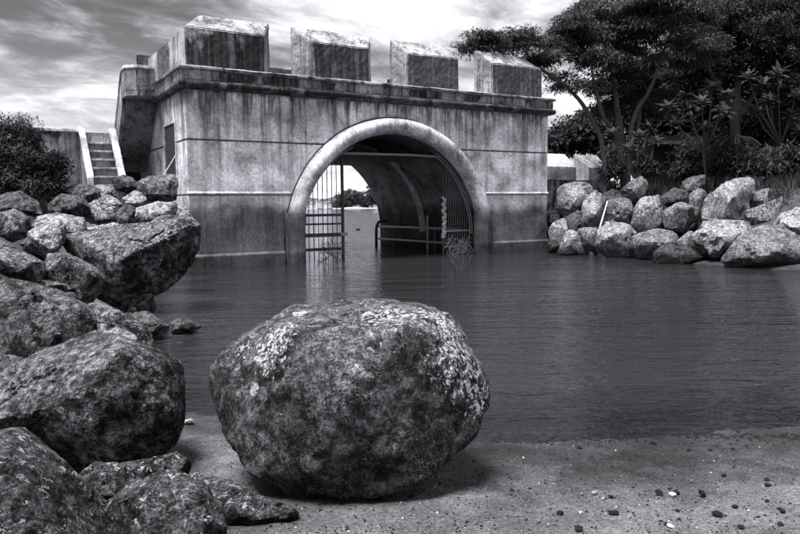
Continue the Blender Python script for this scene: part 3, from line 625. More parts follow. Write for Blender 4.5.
def prock(label, outline, d, mat, front=(), thick=1.0, k=16, sub=4, amp=0.026, freq=1.0, seed=None, cat='rock', name='rock', group=None, tilt=0.0, facets=7, chip=1.0, grow=1.04):
    """rock from its outline at its own distance; front = extra facet corners (px, py, metres nearer)"""
    prock.n += 1; seed = prock.n if seed is None else seed
    gx_, gy_ = sum(p[0] for p in outline)/len(outline), sum(p[1] for p in outline)/len(outline); outline = [(gx_+(p[0]-gx_)*grow, gy_+(p[1]-gy_)*grow) for p in outline]
    ox = [p[0] for p in outline]; oy = [p[1] for p in outline]; mx_, my_ = sum(ox)/len(ox), sum(oy)/len(oy)
    size = ((max(ox)-min(ox))*0.5+(max(oy)-min(oy))*0.5)*d/F; T = size*0.5*thick
    pts = []
    for p in outline:
        e = (p[1]-my_)/max(1, (max(oy)-min(oy))/2); dd = -tilt*T*e
        pts.append(at(p[0], p[1], d+dd)[:])
    for p in outline:
        pts.append(at(mx_+(p[0]-mx_)*0.72, my_+(p[1]-my_)*0.72, d+T*0.85)[:])
    if front:
        for fx, fy, t in front: pts.append(at(fx, fy, d-t)[:])
    else:
        rf = random.Random(seed*31+7); hw_, hh_ = (max(ox)-min(ox))/2, (max(oy)-min(oy))/2; fl_ = rf.uniform(-0.25, 0.25)
        for fx, fy, ft in ((-0.45+fl_, -0.30, 0.45), (0.40+fl_, -0.22, 0.55), (-0.30+fl_, 0.42, 0.85), (0.42+fl_*0.5, 0.48, 0.70), (fl_, 0.05, 0.80)):
            pts.append(at(mx_+hw_*(fx+rf.uniform(-.18, .18)), my_+hh_*(fy+rf.uniform(-.18, .18)), d-T*ft*rf.uniform(0.75, 1.15))[:])
    me, c = rock_mesh(pts, k*5.0, sub, amp, freq, seed, axes=VA, facets=facets, chip=chip, sharp=0.8 if name == 'boulder' else 0.5)
    o = link(name, me, M[mat]); o.location = c
    return tag(o, label, cat, group)
prock.n = 0
# the big boulder
prock('huge rounded lichen-spotted boulder alone on the sand in front', [(211, 372), (216, 347), (232, 330), (262, 316), (285, 305), (330, 306), (368, 302), (392, 297), (425, 304), (448, 317), (465, 342), (480, 370), (487, 392), (484, 418), (473, 438), (450, 462), (420, 484), (385, 497), (330, 503), (298, 506), (272, 492), (250, 470), (228, 440), (214, 405)],
      4.95, 'boulder', [(300, 330, .42), (420, 325, .38), (355, 395, .66), (255, 400, .42), (450, 385, .34), (310, 470, .60), (345, 400, .70), (430, 440, .40), (292, 500, .38), (380, 490, .36)], 1.1, k=12, sub=6, amp=0.026, freq=1.3, seed=3, cat='boulder', name='boulder', tilt=0.52, facets=2, chip=0.6, grow=1.0)
LB = 'rocks heaped on the left bank'
def LR(label, d, mat, outline, **k):
    k.setdefault('tilt', 0.25); k.setdefault('sub', 5); k.setdefault('facets', 6); prock(label, outline, d, mat, group=LB, **k)
LR('big angular slab with bright striated top and dark front, left of the round boulder', 5.25, 'slab', [(-45, 402), (0, 381), (52, 366), (96, 344), (120, 333), (145, 345), (172, 358), (182, 372), (183, 424), (176, 444), (160, 458), (128, 470), (94, 480), (60, 458), (20, 440), (-45, 436)],
   front=[(-40, 428, .25), (0, 424, .42), (40, 417, .55), (84, 402, .62), (118, 362, .40), (150, 374, .30), (172, 420, .30), (100, 466, .50)], k=26, sub=6, amp=0.018, seed=21, thick=1.0, tilt=0.3, facets=3, chip=0.6)
LR('dark speckled rock filling the bottom left corner', 3.75, 'near', [(-70, 440), (-20, 427), (0, 425), (22, 428), (50, 449), (86, 481), (118, 509), (133, 533), (138, 570), (60, 640), (-70, 640)],
   front=[(-40, 470, .5), (20, 460, .45), (70, 510, .5), (110, 550, .4), (0, 540, .75)], k=14, sub=6, amp=0.022, seed=22, chip=0.45)
LR('dark stone in the gap between the striated slab and the corner rock', 4.45, 'near', [(76, 478), (92, 464), (116, 462), (140, 474), (146, 498), (122, 516), (92, 508)], k=18, seed=27)
LR('dark stone at the left edge squeezed between domed rock and slab', 6.2, 'left_dark', [(-30, 362), (0, 352), (26, 358), (44, 372), (20, 394), (-30, 398)], k=18, seed=28)
LR('low dark domed rock at the bottom edge beside the corner rock', 3.75, 'near', [(104, 520), (110, 498), (124, 481), (148, 471), (172, 471), (197, 484), (216, 504), (227, 530), (226, 570), (104, 575)], k=12, sub=5, amp=0.035, seed=23)
LR('small flat stone wedged under the angular slab', 4.75, 'near', [(120, 472), (126, 464), (150, 458), (172, 452), (187, 464), (185, 476), (140, 484), (122, 482)], k=20, sub=5, amp=0.04, seed=24)
LR('flat dark slab half under the left side of the round boulder', 4.3, 'near', [(170, 490), (196, 472), (225, 482), (262, 506), (298, 518), (285, 528), (235, 536), (190, 530)], k=20, sub=5, amp=0.03, seed=25, tilt=0.6)
LR('broad dark domed rock at the left edge above the striated slab', 7.6, 'left_dark', [(-50, 296), (-10, 280), (19, 281), (45, 289), (73, 301), (93, 311), (103, 322), (105, 348), (85, 372), (20, 395), (-50, 395)], k=14, sub=5, amp=0.03, seed=26)
LR('long sloping rock running down to the water from the domed rock', 8.6, 'left', [(85, 304), (102, 303), (127, 314), (144, 326), (152, 344), (140, 356), (112, 352), (94, 336)], k=14, sub=5, amp=0.035)
LR('pale stone between the sloping rock and the striated slab', 7.8, 'left_pale', [(100, 334), (116, 327), (134, 336), (142, 350), (128, 360), (104, 352)], k=18)
LR('big overhanging rock with pointed beak jutting towards the gate', 13.6, 'left', [(62, 240), (95, 233), (127, 236), (153, 234), (172, 228), (198, 221), (195, 234), (187, 253), (175, 273), (156, 289), (127, 298), (105, 305), (96, 297), (90, 281), (74, 262)],
   front=[(92, 250, .55), (120, 262, .85), (150, 250, .70), (175, 240, .30), (105, 285, .65), (150, 280, .30), (104, 262, .8)], k=30, sub=6, amp=0.022, seed=31, tilt=0.0)
LR('angular cracked block below the overhanging rock', 11.4, 'left', [(46, 258), (64, 253), (96, 269), (106, 281), (103, 295), (82, 306), (58, 296), (38, 281)], k=26, sub=5, amp=0.025, front=[(66, 258, .3), (96, 276, .45), (80, 300, .35), (50, 280, .45)])
LR('grey rock cut by the left edge below two small blocks', 11.0, 'left', [(-30, 238), (0, 239), (20, 250), (43, 264), (42, 280), (22, 287), (-30, 287)], k=18, sub=5)
LR('squarish block near the left edge below the bush', 14.2, 'left', [(2, 213), (18, 210), (30, 220), (33, 234), (14, 242), (1, 236)], k=26)
LR('tilted pale-topped block right of the squarish block', 13.2, 'left_pale', [(27, 232), (57, 220), (64, 227), (67, 246), (49, 260), (27, 250)], k=26, front=[(32, 238, .3), (60, 230, .25), (50, 250, .4), (62, 244, .3)])
LR('long flat slab lying behind the tilted pale block', 15.2, 'left_pale', [(28, 219), (57, 213), (84, 218), (87, 237), (66, 242), (30, 229)], k=24)
LR('dark stone at the left edge just under the bush', 17.0, 'left_dark', [(-16, 198), (0, 194), (19, 192), (41, 204), (44, 216), (19, 215), (-16, 212)], k=16)
LR('dark mossy rock under the right side of the bush', 18.2, 'left_dark', [(47, 204), (60, 194), (86, 198), (88, 217), (52, 219)], k=18)
LR('pale rounded lichen-covered boulder below the steps', 18.6, 'left_pale', [(83, 213), (92, 200), (108, 195), (122, 204), (122, 218), (106, 225), (89, 222)], k=11, amp=0.045)
LR('small round stone right of the pale rounded boulder', 19.4, 'left_pale', [(123, 199), (137, 191), (147, 200), (141, 207), (127, 207)], k=10)
LR('small dark boulder at the foot of the steps', 20.6, 'left_dark', [(113, 181), (122, 175), (135, 179), (137, 188), (123, 192), (115, 188)], k=14)
LR('big square block at the corner of the gate below the side door', 20.4, 'left', [(136, 180), (150, 176), (173, 175), (178, 188), (176, 201), (150, 202), (138, 195)], k=26, amp=0.03)
LR('flat pale slab below the square corner block', 18.2, 'left_pale', [(127, 213), (158, 201), (174, 205), (174, 216), (134, 227)], k=26)
LR('dark wedge rock lying on the beak of the overhanging rock', 16.6, 'left', [(138, 233), (152, 217), (178, 215), (196, 223), (168, 240), (142, 242)], k=24)
LR('low broad stone behind the overhanging rock', 16.0, 'left_pale', [(85, 228), (111, 223), (137, 232), (142, 244), (95, 242)], k=18)
LR('small rubble stone against the gate wall corner', 18.8, 'left_pale', [(174, 201), (186, 206), (193, 219), (180, 223), (173, 214)], k=16)
LR('dark stone in the water under the overhanging rock', 13.4, 'left_dark', [(120, 300), (138, 294), (150, 292), (156, 310), (146, 320), (124, 318)], k=18)
LR('low dark rock breaking the water away from the bank', 11.4, 'left_dark', [(171, 322), (180, 318), (190, 320), (201, 326), (192, 334), (172, 334)], k=22, tilt=0.5)
LR('low wet ledge at the waterline below the sloping rock', 11.0, 'left_dark', [(124, 314), (146, 312), (168, 326), (166, 338), (138, 342), (122, 330)], k=18, tilt=0.5)
LR('rough earthy rock below the left end of the rampart', 19.5, 'left_dark', [(60, 190), (76, 184), (96, 187), (100, 200), (80, 206), (62, 202)], k=16)
LR('flat stone just below the left side wall of the steps', 20.4, 'left_pale', [(84, 192), (98, 185), (114, 188), (118, 197), (100, 202), (86, 199)], k=18)
LR('dark stone between the pale boulder and the flat pale slab', 17.6, 'left_dark', [(116, 214), (126, 205), (136, 210), (134, 224), (120, 228)], k=18)
LR('broad rock at the left edge behind the dark stone under the bush', 21, 'left_dark', [(-30, 186), (0, 178), (40, 180), (62, 190), (60, 205), (0, 208), (-30, 208)], k=14)
# right bank
def wdep(px, py): return -CAM.z/(at(px, py, 1).z-CAM.z)
RBG = 'rocks heaped on the right bank'
def RR(label, mat, outline, back=None, **k):
    ox = [p[0] for p in outline]; b = max(p[1] for p in outline); cx = sum(ox)/len(ox)
    yb = float(np.interp(cx, [548, 560, 640, 700, 800], [251, 255, 259, 264, 268])); d0 = wdep(cx, yb)
    d = d0+0.5+max(0, (yb-b))*0.075 if back is None else d0+back
    k.setdefault('amp', 0.024); k.setdefault('tilt', 0.25); k.setdefault('facets', 6); k.setdefault('grow', 1.12); k.setdefault('chip', 1.9)
    prock(label, outline, d, mat, group=RBG, **k)
RR('pale squarish boulder high beside the gate wall under the battlements', 'right_pale', [(558, 192), (566, 184), (588, 185), (593, 195), (586, 204), (573, 214), (561, 213)], k=20)
RR('tall upright pale slab left of the leaning pole', 'right_pale', [(581, 205), (595, 192), (605, 200), (604, 213), (597, 229), (581, 226)], k=22)
RR('rough stone right of the leaning pole at mid height', 'right', [(607, 206), (618, 199), (630, 204), (632, 215), (624, 226), (610, 222)], k=12, amp=0.06)
RR('angular block with bright top and dark front face', 'right_pale', [(632, 226), (636, 213), (643, 198), (657, 197), (659, 210), (665, 221), (660, 232), (642, 234)], front=[(640, 218, .6), (660, 222, .6), (650, 230, .5), (648, 203, .2)], k=30, amp=0.02)
RR('grey wedge rock topping the heap in front of the tree stems', 'right', [(622, 192), (632, 183), (642, 178), (647, 185), (643, 197), (630, 202)], k=22)
RR('pale low stone by the gate wall above the dark crevice', 'right_pale', [(549, 227), (562, 219), (575, 226), (569, 236), (552, 239)], k=18)
RR('pale triangular stone at the waterline near the gate', 'right_pale', [(559, 252), (566, 237), (575, 231), (587, 254), (573, 257)], k=26)
RR('small wedge stone at the foot of the leaning pole', 'right', [(579, 231), (589, 228), (599, 232), (594, 251), (585, 248)], k=22)
RR('wide pale boulder at the waterline right of the leaning pole', 'right_pale', [(598, 234), (613, 224), (630, 229), (638, 238), (637, 253), (620, 258), (597, 252)], k=14)
RR('broad grey boulder at the waterline below the bright-topped block', 'right', [(634, 238), (657, 231), (671, 234), (679, 241), (673, 252), (657, 260), (637, 258)], k=14)
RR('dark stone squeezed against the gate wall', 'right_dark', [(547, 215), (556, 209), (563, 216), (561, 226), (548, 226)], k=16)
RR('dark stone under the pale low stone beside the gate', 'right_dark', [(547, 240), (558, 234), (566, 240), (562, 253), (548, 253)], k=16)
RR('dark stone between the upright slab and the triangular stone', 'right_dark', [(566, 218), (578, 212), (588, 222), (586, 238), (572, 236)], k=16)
RR('round stone highest on the bank left of the tall pale rock', 'right', [(683, 186), (694, 176), (704, 177), (704, 184), (695, 192), (685, 194)], k=12)
RR('narrow upright stone under the round top stone', 'right', [(689, 196), (698, 189), (706, 196), (704, 209), (700, 222), (692, 220)], k=20)
RR('block with pale face and black shaded side left of the narrow stone', 'right', [(665, 214), (682, 203), (691, 205), (695, 219), (682, 232), (665, 227)], front=[(672, 212, .3), (688, 214, .5), (678, 226, .4)], k=26)
RR('tallest pale pitted boulder on the right bank', 'right_pale', [(705, 222), (709, 206), (717, 191), (731, 183), (744, 181), (751, 186), (749, 204), (746, 222), (731, 230), (714, 226)], k=13, amp=0.05)
RR('slim grey stone leaning on the left of the tallest boulder', 'right', [(699, 207), (708, 195), (715, 195), (713, 214), (704, 221)], k=18)
RR('pitted pale rock below the tallest boulder', 'right_pale', [(695, 234), (706, 221), (723, 222), (746, 224), (750, 236), (734, 249), (719, 258), (707, 246)], k=15, amp=0.05)
RR('long flat-topped rock leaning right of the tallest boulder', 'right', [(749, 200), (762, 192), (782, 189), (789, 193), (785, 200), (768, 207), (757, 212), (748, 208)], k=22)
RR('grey rock under the long flat-topped rock', 'right', [(749, 214), (767, 207), (784, 199), (787, 209), (781, 222), (768, 230), (748, 227)], k=18)
RR('pale rock cut by the right edge of the view', 'right_pale', [(778, 227), (789, 215), (801, 210), (822, 215), (824, 244), (796, 244)], k=14)
RR('largest dark wet boulder on the sand strip at the far right', 'right', [(729, 259), (742, 240), (757, 229), (777, 227), (790, 235), (804, 246), (818, 257), (806, 264), (774, 267), (738, 267)], back=0.3, k=20, sub=5)
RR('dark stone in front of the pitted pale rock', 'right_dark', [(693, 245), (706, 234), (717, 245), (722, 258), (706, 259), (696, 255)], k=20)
RR('rounded grey stone left of the dark stone by the sand', 'right', [(677, 241), (689, 232), (699, 239), (696, 252), (682, 253)], k=12)
RR('small stone between the two waterline boulders and the block', 'right', [(659, 236), (670, 232), (679, 242), (668, 249), (660, 246)], k=16)
RR('long low black rock at the waterline', 'right_dark', [(656, 254), (670, 245), (689, 249), (701, 258), (685, 264), (657, 263)], back=-0.3, k=20, tilt=0.5)
RR('dark low stone behind the block with the bright top', 'right_dark', [(662, 198), (675, 189), (688, 193), (692, 202), (676, 207), (663, 206)], k=18)
RR('dark flat stone on the bank right of the tallest boulder', 'right', [(738, 182), (748, 176), (760, 176), (764, 182), (752, 186), (740, 187)], k=24)
RR('dark stone behind the rough stone, left of the wedge', 'right_dark', [(600, 198), (612, 190), (626, 194), (630, 204), (612, 208), (602, 206)], k=16)
RR('dark rock at the top right behind the pale edge rock', 'right_dark', [(784, 206), (796, 196), (815, 196), (820, 214), (796, 222), (786, 216)], k=16)
# filler stones in the crevices (small, in shade)
rr = random.Random(99)
def rubble(n, label, boxes, mat, group, seed):
    rr = random.Random(seed)
    for i in range(n):
        x0, x1, y0, y1, s0, s1 = boxes[i % len(boxes)]
        x, y = rr.uniform(x0, x1), rr.uniform(y0, y1); s = rr.uniform(s0, s1)
        pts = [(x+s*rr.gauss(0, 1), y+s*0.8*rr.gauss(0, 1), hz(x, y)+s*0.5+s*0.7*rr.gauss(0, 1)) for _ in range(12)]
        me, c = rock_mesh(pts, 18, 3, 0.05, 1.0, seed*7+i, fit=True); o = link('rubble_stone', me, M[mat]); o.location = c; tag(o, label, 'stone', group)
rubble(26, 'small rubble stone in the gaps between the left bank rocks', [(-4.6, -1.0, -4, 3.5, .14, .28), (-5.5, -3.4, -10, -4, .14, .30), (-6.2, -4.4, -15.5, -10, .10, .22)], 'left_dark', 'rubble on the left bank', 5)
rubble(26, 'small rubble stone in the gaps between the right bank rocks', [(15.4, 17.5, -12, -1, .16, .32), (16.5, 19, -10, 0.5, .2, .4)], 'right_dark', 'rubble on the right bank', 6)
# ------------------------------------------------------------------ sticks
def ground_at(px, py):
    d = (at(px, py, 1)-CAM); t = 3.0
    for _ in range(80):
        p = CAM+d*t
        if p.z <= hz(p.x, p.y): break
        t *= 1.01
    return CAM+d*t
p0 = at(590, 257, 27.6); p1 = at(607.5, 201, 28.6); c = MB()
c.tube([p0, p0.lerp(p1, .5)+rt*0.03, p1], [0.05, 0.04, 0.025], 7)
c.tube([p0+rt*0.10, p0.lerp(p1, .25)+rt*0.06, p0.lerp(p1, .6)+rt*0.02], [0.035, 0.03, 0.012], 6)
tag(c.build('pole', M['stick'], None, smooth=True), 'thin bleached forked pole leaning on the right bank rocks', 'pole')
p0 = Vector((-0.75, 1.1, 2.75)); p1 = Vector((-0.03, 1.3, 3.85)); c = MB(); c.tube([p0, p1], [0.02, 0.015], 6)
tag(c.build('stick', M['stick'], None), 'thin pale stick leaning by the side door of the gate', 'stick')
def ground_fast(px, py):
    d = at(px, py, 1)-CAM; t = (0.15-CAM.z)/d.z
    for _ in range(4):
        p = CAM+d*t; t = (hz(p.x, p.y)-CAM.z)/d.z
    p = CAM+d*t; 
    return (p.x, p.y, hz(p.x, p.y)+0.014*noise.fractal(Vector((p.x, p.y, 0))*1.1, 1.0, 2.0, 4)+0.010*noise.fractal(Vector((p.x, p.y, 0))*6, 1.0, 2.0, 3))
# ------------------------------------------------------------------ pebbles on the sand
def zoomed(cx, cy): return 560+cx/3.333, 440+cy/3.333
pm = []
for i in range(5):
    r_ = random.Random(40+i); me, c = rock_mesh([(r_.gauss(0, 1), r_.gauss(0, 1), 0.6*r_.gauss(0, 1)) for _ in range(11)], 14, 2, 0.05, 1, i, fit=False)
    v = np.array([x.co[:] for x in me.vertices]); v = v/np.abs(v).max(); me.vertices.foreach_set('co', v.ravel()); me.update(); pm.append(me)
def pebble(px, py, wpx, mat, label, group):
    g_ = Vector(ground_fast(px, py)); d = (g_-CAM).dot(fw); r_ = 1.5*wpx*d/F/2
    if mat not in pebble.c: pebble.c[mat] = [q.copy() for q in pm]; [q.materials.append(M[mat]) for q in pebble.c[mat]]
    me = pebble.c[mat][rnd.randrange(5)]; o = link('pebble', me, None); o.location = g_+Vector((0, 0, r_*0.40)); o.scale = (r_, r_*0.85, r_*0.75); o.rotation_euler = (0, 0, rnd.uniform(0, 6))
    return tag(o, label, 'pebble', group)
pebble.c = {}
BP = 'small black pebble lying on the pale sand right of the boulder'
for cx, cy, w in ((325, 187, 7), (390, 183, 6), (690, 152, 6), (605, 297, 6), (390, 240, 4.5), (170, 195, 5), (585, 230, 5), (545, 118, 5), (740, 240, 5), (732, 229, 4), (690, 135, 5), (733, 285, 6), (310, 12, 6), (575, 30, 4), (430, 36, 4), (500, 34, 3.5), (690, 206, 4), (235, 68, 3), (0, 250, 7), (65, 30, 5)):
    q = zoomed(cx, cy); pebble(q[0], q[1], w, 'pebble', BP, 'black pebbles on the sand')
for cx, cy, w, lab in ((475, 193, 9, 'largest black pebble on the sand, below the shore towards the right'), (525, 257, 9, 'black oval pebble nearest the bottom right of the sand'), (180, 250, 9, 'wide black pebble low on the sand, left of the other large ones'), (65, 307, 9, 'black pebble at the bottom edge of the sand right of the boulder')):
    q = zoomed(cx, cy); pebble(q[0], q[1], w, 'pebble', lab, None)
for cx, cy, w in ((118, 184, 6), (375, 193, 6), (370, 295, 6), (70, 245, 4), (145, 200, 4)):
    q = zoomed(cx, cy); pebble(q[0], q[1], w, 'shell', 'small white pebble on the sand among the black ones', 'white pebbles on the sand')
for px, py, w, lab in ((382, 499, 16, 'flat wet stone under the front of the round boulder'), (412, 497, 9, 'small grey stone beside the flat stone under the round boulder'), (188, 425, 14, 'pale stone on the shore between the slab and the round boulder')):
    pebble(px, py, w*0.7, 'left_pale' if px == 188 else 'pebble', lab, None)
# grit: countless grains and bits of shell
def grit(n, mat, seed, size, region, dens=None):
    r_ = np.random.RandomState(seed); c = MB()
    for i in range(n):
        px, py = region(r_); g_ = ground_fast(px, py)
        if g_ is None: continue
        s = size*(0.5+r_.rand()**3*2.2); a = r_.rand()*6.28; ca, sa = math.cos(a)*s, math.sin(a)*s*0.8
        c.add([(g_[0]+ca, g_[1]+sa, g_[2]-s*.2), (g_[0]-sa, g_[1]+ca, g_[2]-s*.2), (g_[0]-ca, g_[1]-sa, g_[2]-s*.2), (g_[0]+sa*.8, g_[1]-ca, g_[2]-s*.2), (g_[0]+s*.2, g_[1], g_[2]+s*.55)], [(0, 1, 4), (1, 2, 4), (2, 3, 4), (3, 0, 4)])
    o = c.build('grit', mat, None); return o
tag(grit(4200, M['pebble'], 1, 0.0065, lambda r: (120+r.rand()*700, 440+r.rand()*100)), 'dark grit scattered over the pale sand', 'grit', kind='stuff')
tag(grit(450, M['shell'], 2, 0.0045, lambda r: (120+r.rand()*700, 440+r.rand()*100)), 'white shell bits scattered over the pale sand', 'grit', kind='stuff')
tag(grit(1300, M['pebble'], 3, 0.011, lambda r: (480+r.rand()*330, 434+abs(r.randn())*4)), 'band of dark gravel along the water edge', 'gravel', kind='stuff')

# ------------------------------------------------------------------ plants
def leaf_mesh(name, pos, dirs, nor, ln, wd, fold=0.15):
    """one folded leaf (two quads, six vertices) per row"""
    n = len(pos); dirs = dirs/np.linalg.norm(dirs, axis=1, keepdims=True); sd_ = np.cross(dirs, nor); sd_ /= np.maximum(np.linalg.norm(sd_, axis=1, keepdims=True), 1e-6); nn = np.cross(sd_, dirs)
    ln = np.broadcast_to(ln, (n,))[:, None]; wd = np.broadcast_to(wd, (n,))[:, None]
    a = pos; b = pos+dirs*ln*0.5-nn*ln*0.02; t = pos+dirs*ln-nn*ln*0.14
    l = pos+dirs*ln*0.5+sd_*wd*0.5+nn*wd*fold; r = pos+dirs*ln*0.5-sd_*wd*0.5+nn*wd*fold
    v = np.stack([a, l, t, r, b], 1).reshape(-1, 3)
    o = np.arange(n)*5; f = np.concatenate([np.stack([o, o+4, o+1], 1), np.stack([o+4, o+2, o+1], 1), np.stack([o, o+3, o+4], 1), np.stack([o+4, o+3, o+2], 1)])
    me = bpy.data.meshes.new(name); me.vertices.add(len(v)); me.vertices.foreach_set('co', v.ravel()); me.loops.add(f.size); me.loops.foreach_set('vertex_index', f.ravel().astype(np.int32))
    me.polygons.add(len(f)); me.polygons.foreach_set('loop_start', np.arange(0, f.size, 3, dtype=np.int32)); me.polygons.foreach_set('loop_total', np.full(len(f), 3, np.int32)); me.update(calc_edges=True)
    return me
def crown(name, blobs, mat, parent, per=90, sub=1.0, ln=0.30, wd=0.075, flat=0.25, droop=0.35, seed=1, cr=0.75):
    """blobs: (centre, (rx, ry, rz), number of clumps); each clump a spray of leaves"""
    r_ = np.random.RandomState(seed); P = []; D = []; Nn = []
    for c0, rad, n in blobs:
        c0 = np.array(c0[:]); rad = np.array(rad)
        q = r_.randn(n, 3); q /= np.linalg.norm(q, axis=1, keepdims=True); q *= (r_.rand(n, 1)**0.45)
        cen = c0+q*rad
        for k in range(n):
            m_ = int(per*(0.6+0.8*r_.rand())); s = cr*(0.55+0.8*r_.rand())
            e = r_.randn(m_, 3); e /= np.linalg.norm(e, axis=1, keepdims=True); e *= (r_.rand(m_, 1)**0.55); tilt = r_.randn(2)*0.22
            off = e*np.array([s, s, s*flat]); off[:, 2] += off[:, 0]*tilt[0]+off[:, 1]*tilt[1]-droop*(off[:, 0]**2+off[:, 1]**2)/s
            P.append(cen[k]+off); d = e*np.array([1, 1, 0.25])+r_.randn(m_, 3)*0.45; d[:, 2] -= droop; D.append(d); Nn.append(np.array([0, 0, 1])+r_.randn(m_, 3)*0.45)
    P, D, Nn = np.concatenate(P), np.concatenate(D), np.concatenate(Nn); n = len(P)
    return link(name, leaf_mesh(name, P, D, Nn, ln*(0.6+0.8*r_.rand(n)), wd*(0.7+0.6*r_.rand(n))), M[mat], parent)
def tree(name, label, base, stems, blobs, mat, bark='bark', group=None, **k):
    t = thing(name, base, label, 'tree', group); c = MB()
    for pts, rad in stems:
        # smooth the polyline with wobble
        P = [Vector(p) for p in pts]; out_ = []; R_ = []
        n = len(P)
        for i in range(n-1):
            p_0, p_1, p_2, p_3 = P[max(i-1, 0)], P[i], P[i+1], P[min(i+2, n-1)]
            for s in range(5):
                u = s/5; q = 0.5*((2*p_1)+(p_2-p_0)*u+(2*p_0-5*p_1+4*p_2-p_3)*u*u+(3*p_1-p_0-3*p_2+p_3)*u**3); out_.append(q+Vector((rnd.uniform(-1, 1), rnd.uniform(-1, 1), 0))*rad[0]*0.15)
                R_.append(rad[0]+(rad[1]-rad[0])*(i+u)/(n-1))
        out_.append(P[-1]); R_.append(rad[1]); c.tube(out_, R_, 8)
    c.build('trunk', M[bark], t, smooth=True)
    crown('crown', blobs, mat, t, **k); return t
def B(px, py, d, rx, ry, n, rd=None):
    s = d/F; return (at(px, py, d), (rx*s, (rd or rx*s*0.9), ry*s), n)
RT = 'trees on the right bank'
def gpt(px, d):
    p = at(px, 200, d); return Vector((p.x, p.y, hz(p.x, p.y)-0.15))
dA = 33.0; gA = gpt(626, dA)
tree('feathery_tree', 'big spreading feathery tree with several pale stems, its bough reaching over the gate', gA, [
    ([gA, at(621, 134, dA), at(617, 104, dA), at(612, 70, dA), at(600, 30, dA)], (0.19, 0.05)),
    ([gA+Vector((.1, 0, .3)), at(632, 125, dA-.3), at(650, 89, dA-.6), at(662, 55, dA-1), at(680, 10, dA-1)], (0.14, 0.04)),
    ([gA+Vector((-.1, 0, .5)), at(618, 140, dA-.5), at(604, 118, dA-1), at(596, 90, dA-1.4), at(590, 60, dA-1.5)], (0.14, 0.05)),
    ([gA+Vector((0, .2, .4)), at(636, 140, dA+.6), at(641, 100, dA+.8), at(646, 60, dA+1)], (0.13, 0.05)),
    ([gpt(606, dA-.6), at(603, 150, dA-.6), at(590, 116, dA-.8), at(568, 88, dA-1.2), at(535, 66, dA-2), at(500, 52, dA-3), at(480, 38, dA-3.4)], (0.13, 0.03)),
    ([at(535, 66, dA-2), at(515, 40, dA-2.6), at(490, 32, dA-3)], (0.05, 0.02))],
    [B(486, 38, dA-3.2, 24, 9, 20), B(520, 40, dA-2.8, 20, 12, 18), B(468, 46, dA-3.4, 10, 7, 7), B(545, 60, dA-2, 22, 12, 12),
     B(575, 34, dA-1, 32, 20, 55), B(556, 44, dA-1.2, 14, 10, 14), B(610, 18, dA, 45, 26, 90), B(600, 58, dA-1, 30, 12, 24), B(665, 12, dA-1, 55, 26, 110), B(640, 45, dA, 30, 12, 18), B(690, 50, dA-1, 40, 16, 40), B(585, 84, dA-1, 20, 8, 8), B(560, 78, dA, 12, 10, 6), B(625, 80, dA+.5, 34, 14, 34), B(610, 105, dA+1.5, 22, 12, 20), B(650, 100, dA+1, 24, 16, 26)],
    'leaf', group=RT, per=185, ln=0.19, wd=0.055, cr=0.66, flat=0.22, droop=0.30, seed=3)
gB = gpt(735, 36); dB = 35
tree('evergreen_tree', 'dense dark tree filling the upper right of the view', gB, [([gB, at(735, 120, dB), at(740, 70, dB), at(745, 20, dB)], (0.3, 0.1)), ([at(735, 120, dB), at(765, 80, dB), at(790, 40, dB)], (0.15, 0.05)), ([at(736, 110, dB), at(712, 75, dB-.4), at(700, 40, dB-.5)], (0.14, 0.05))],
    [B(735, 25, dB, 60, 30, 130), B(790, 20, dB, 45, 40, 110), B(790, 80, dB, 40, 35, 90), B(735, 70, dB+1, 50, 24, 70), B(690, 75, dB+1.5, 30, 20, 40)], 'leaf_dark', 'bark_dark', RT, per=140, ln=0.2, wd=0.08, cr=0.75, flat=0.35, seed=5)
gC = gpt(585, 43); dC = 43
tree('round_tree', 'dark round-crowned tree low behind the small battlements', gC, [([gC, at(583, 140, dC), at(580, 115, dC)], (0.2, 0.08)), ([at(583, 145, dC), at(570, 130, dC), at(560, 122, dC)], (0.1, 0.04))],
    [B(578, 133, dC, 24, 18, 60), B(598, 125, dC, 22, 22, 60), B(560, 146, dC, 14, 14, 26), B(610, 148, dC, 18, 14, 26)], 'leaf_dark', 'bark_dark', RT, per=85, ln=0.3, wd=0.13, cr=0.7, flat=0.45, seed=6)
gD = gpt(660, 42); dD = 42
tree('backdrop_tree', 'dark tree behind the pale stems in the middle of the thicket', gD, [([gD, at(660, 130, dD), at(665, 80, dD), at(660, 40, dD)], (0.28, 0.08)), ([at(661, 110, dD), at(690, 85, dD), at(705, 65, dD)], (0.12, 0.04))],
    [B(650, 110, dD, 40, 26, 90), B(700, 110, dD, 40, 30, 100), B(665, 145, dD, 45, 20, 80), B(650, 70, dD, 26, 14, 30), B(690, 70, dD, 30, 18, 45)], 'leaf_dark', 'bark_dark', RT, per=85, ln=0.32, wd=0.14, cr=0.8, flat=0.5, seed=7)
gE = gpt(790, 41); dE = 40
tree('backdrop_tree', 'dark tree behind everything at the right edge of the view', gE, [([gE, at(790, 130, dE), at(795, 80, dE), at(800, 30, dE)], (0.28, 0.08))],
    [B(760, 120, dE, 40, 30, 90), B(810, 110, dE, 40, 40, 100), B(760, 155, dE, 45, 18, 70), B(810, 165, dE, 40, 18, 60), B(720, 150, dE, 35, 20, 60)], 'leaf_dark', 'bark_dark', RT, per=85, ln=0.32, wd=0.14, cr=0.8, flat=0.5, seed=8)
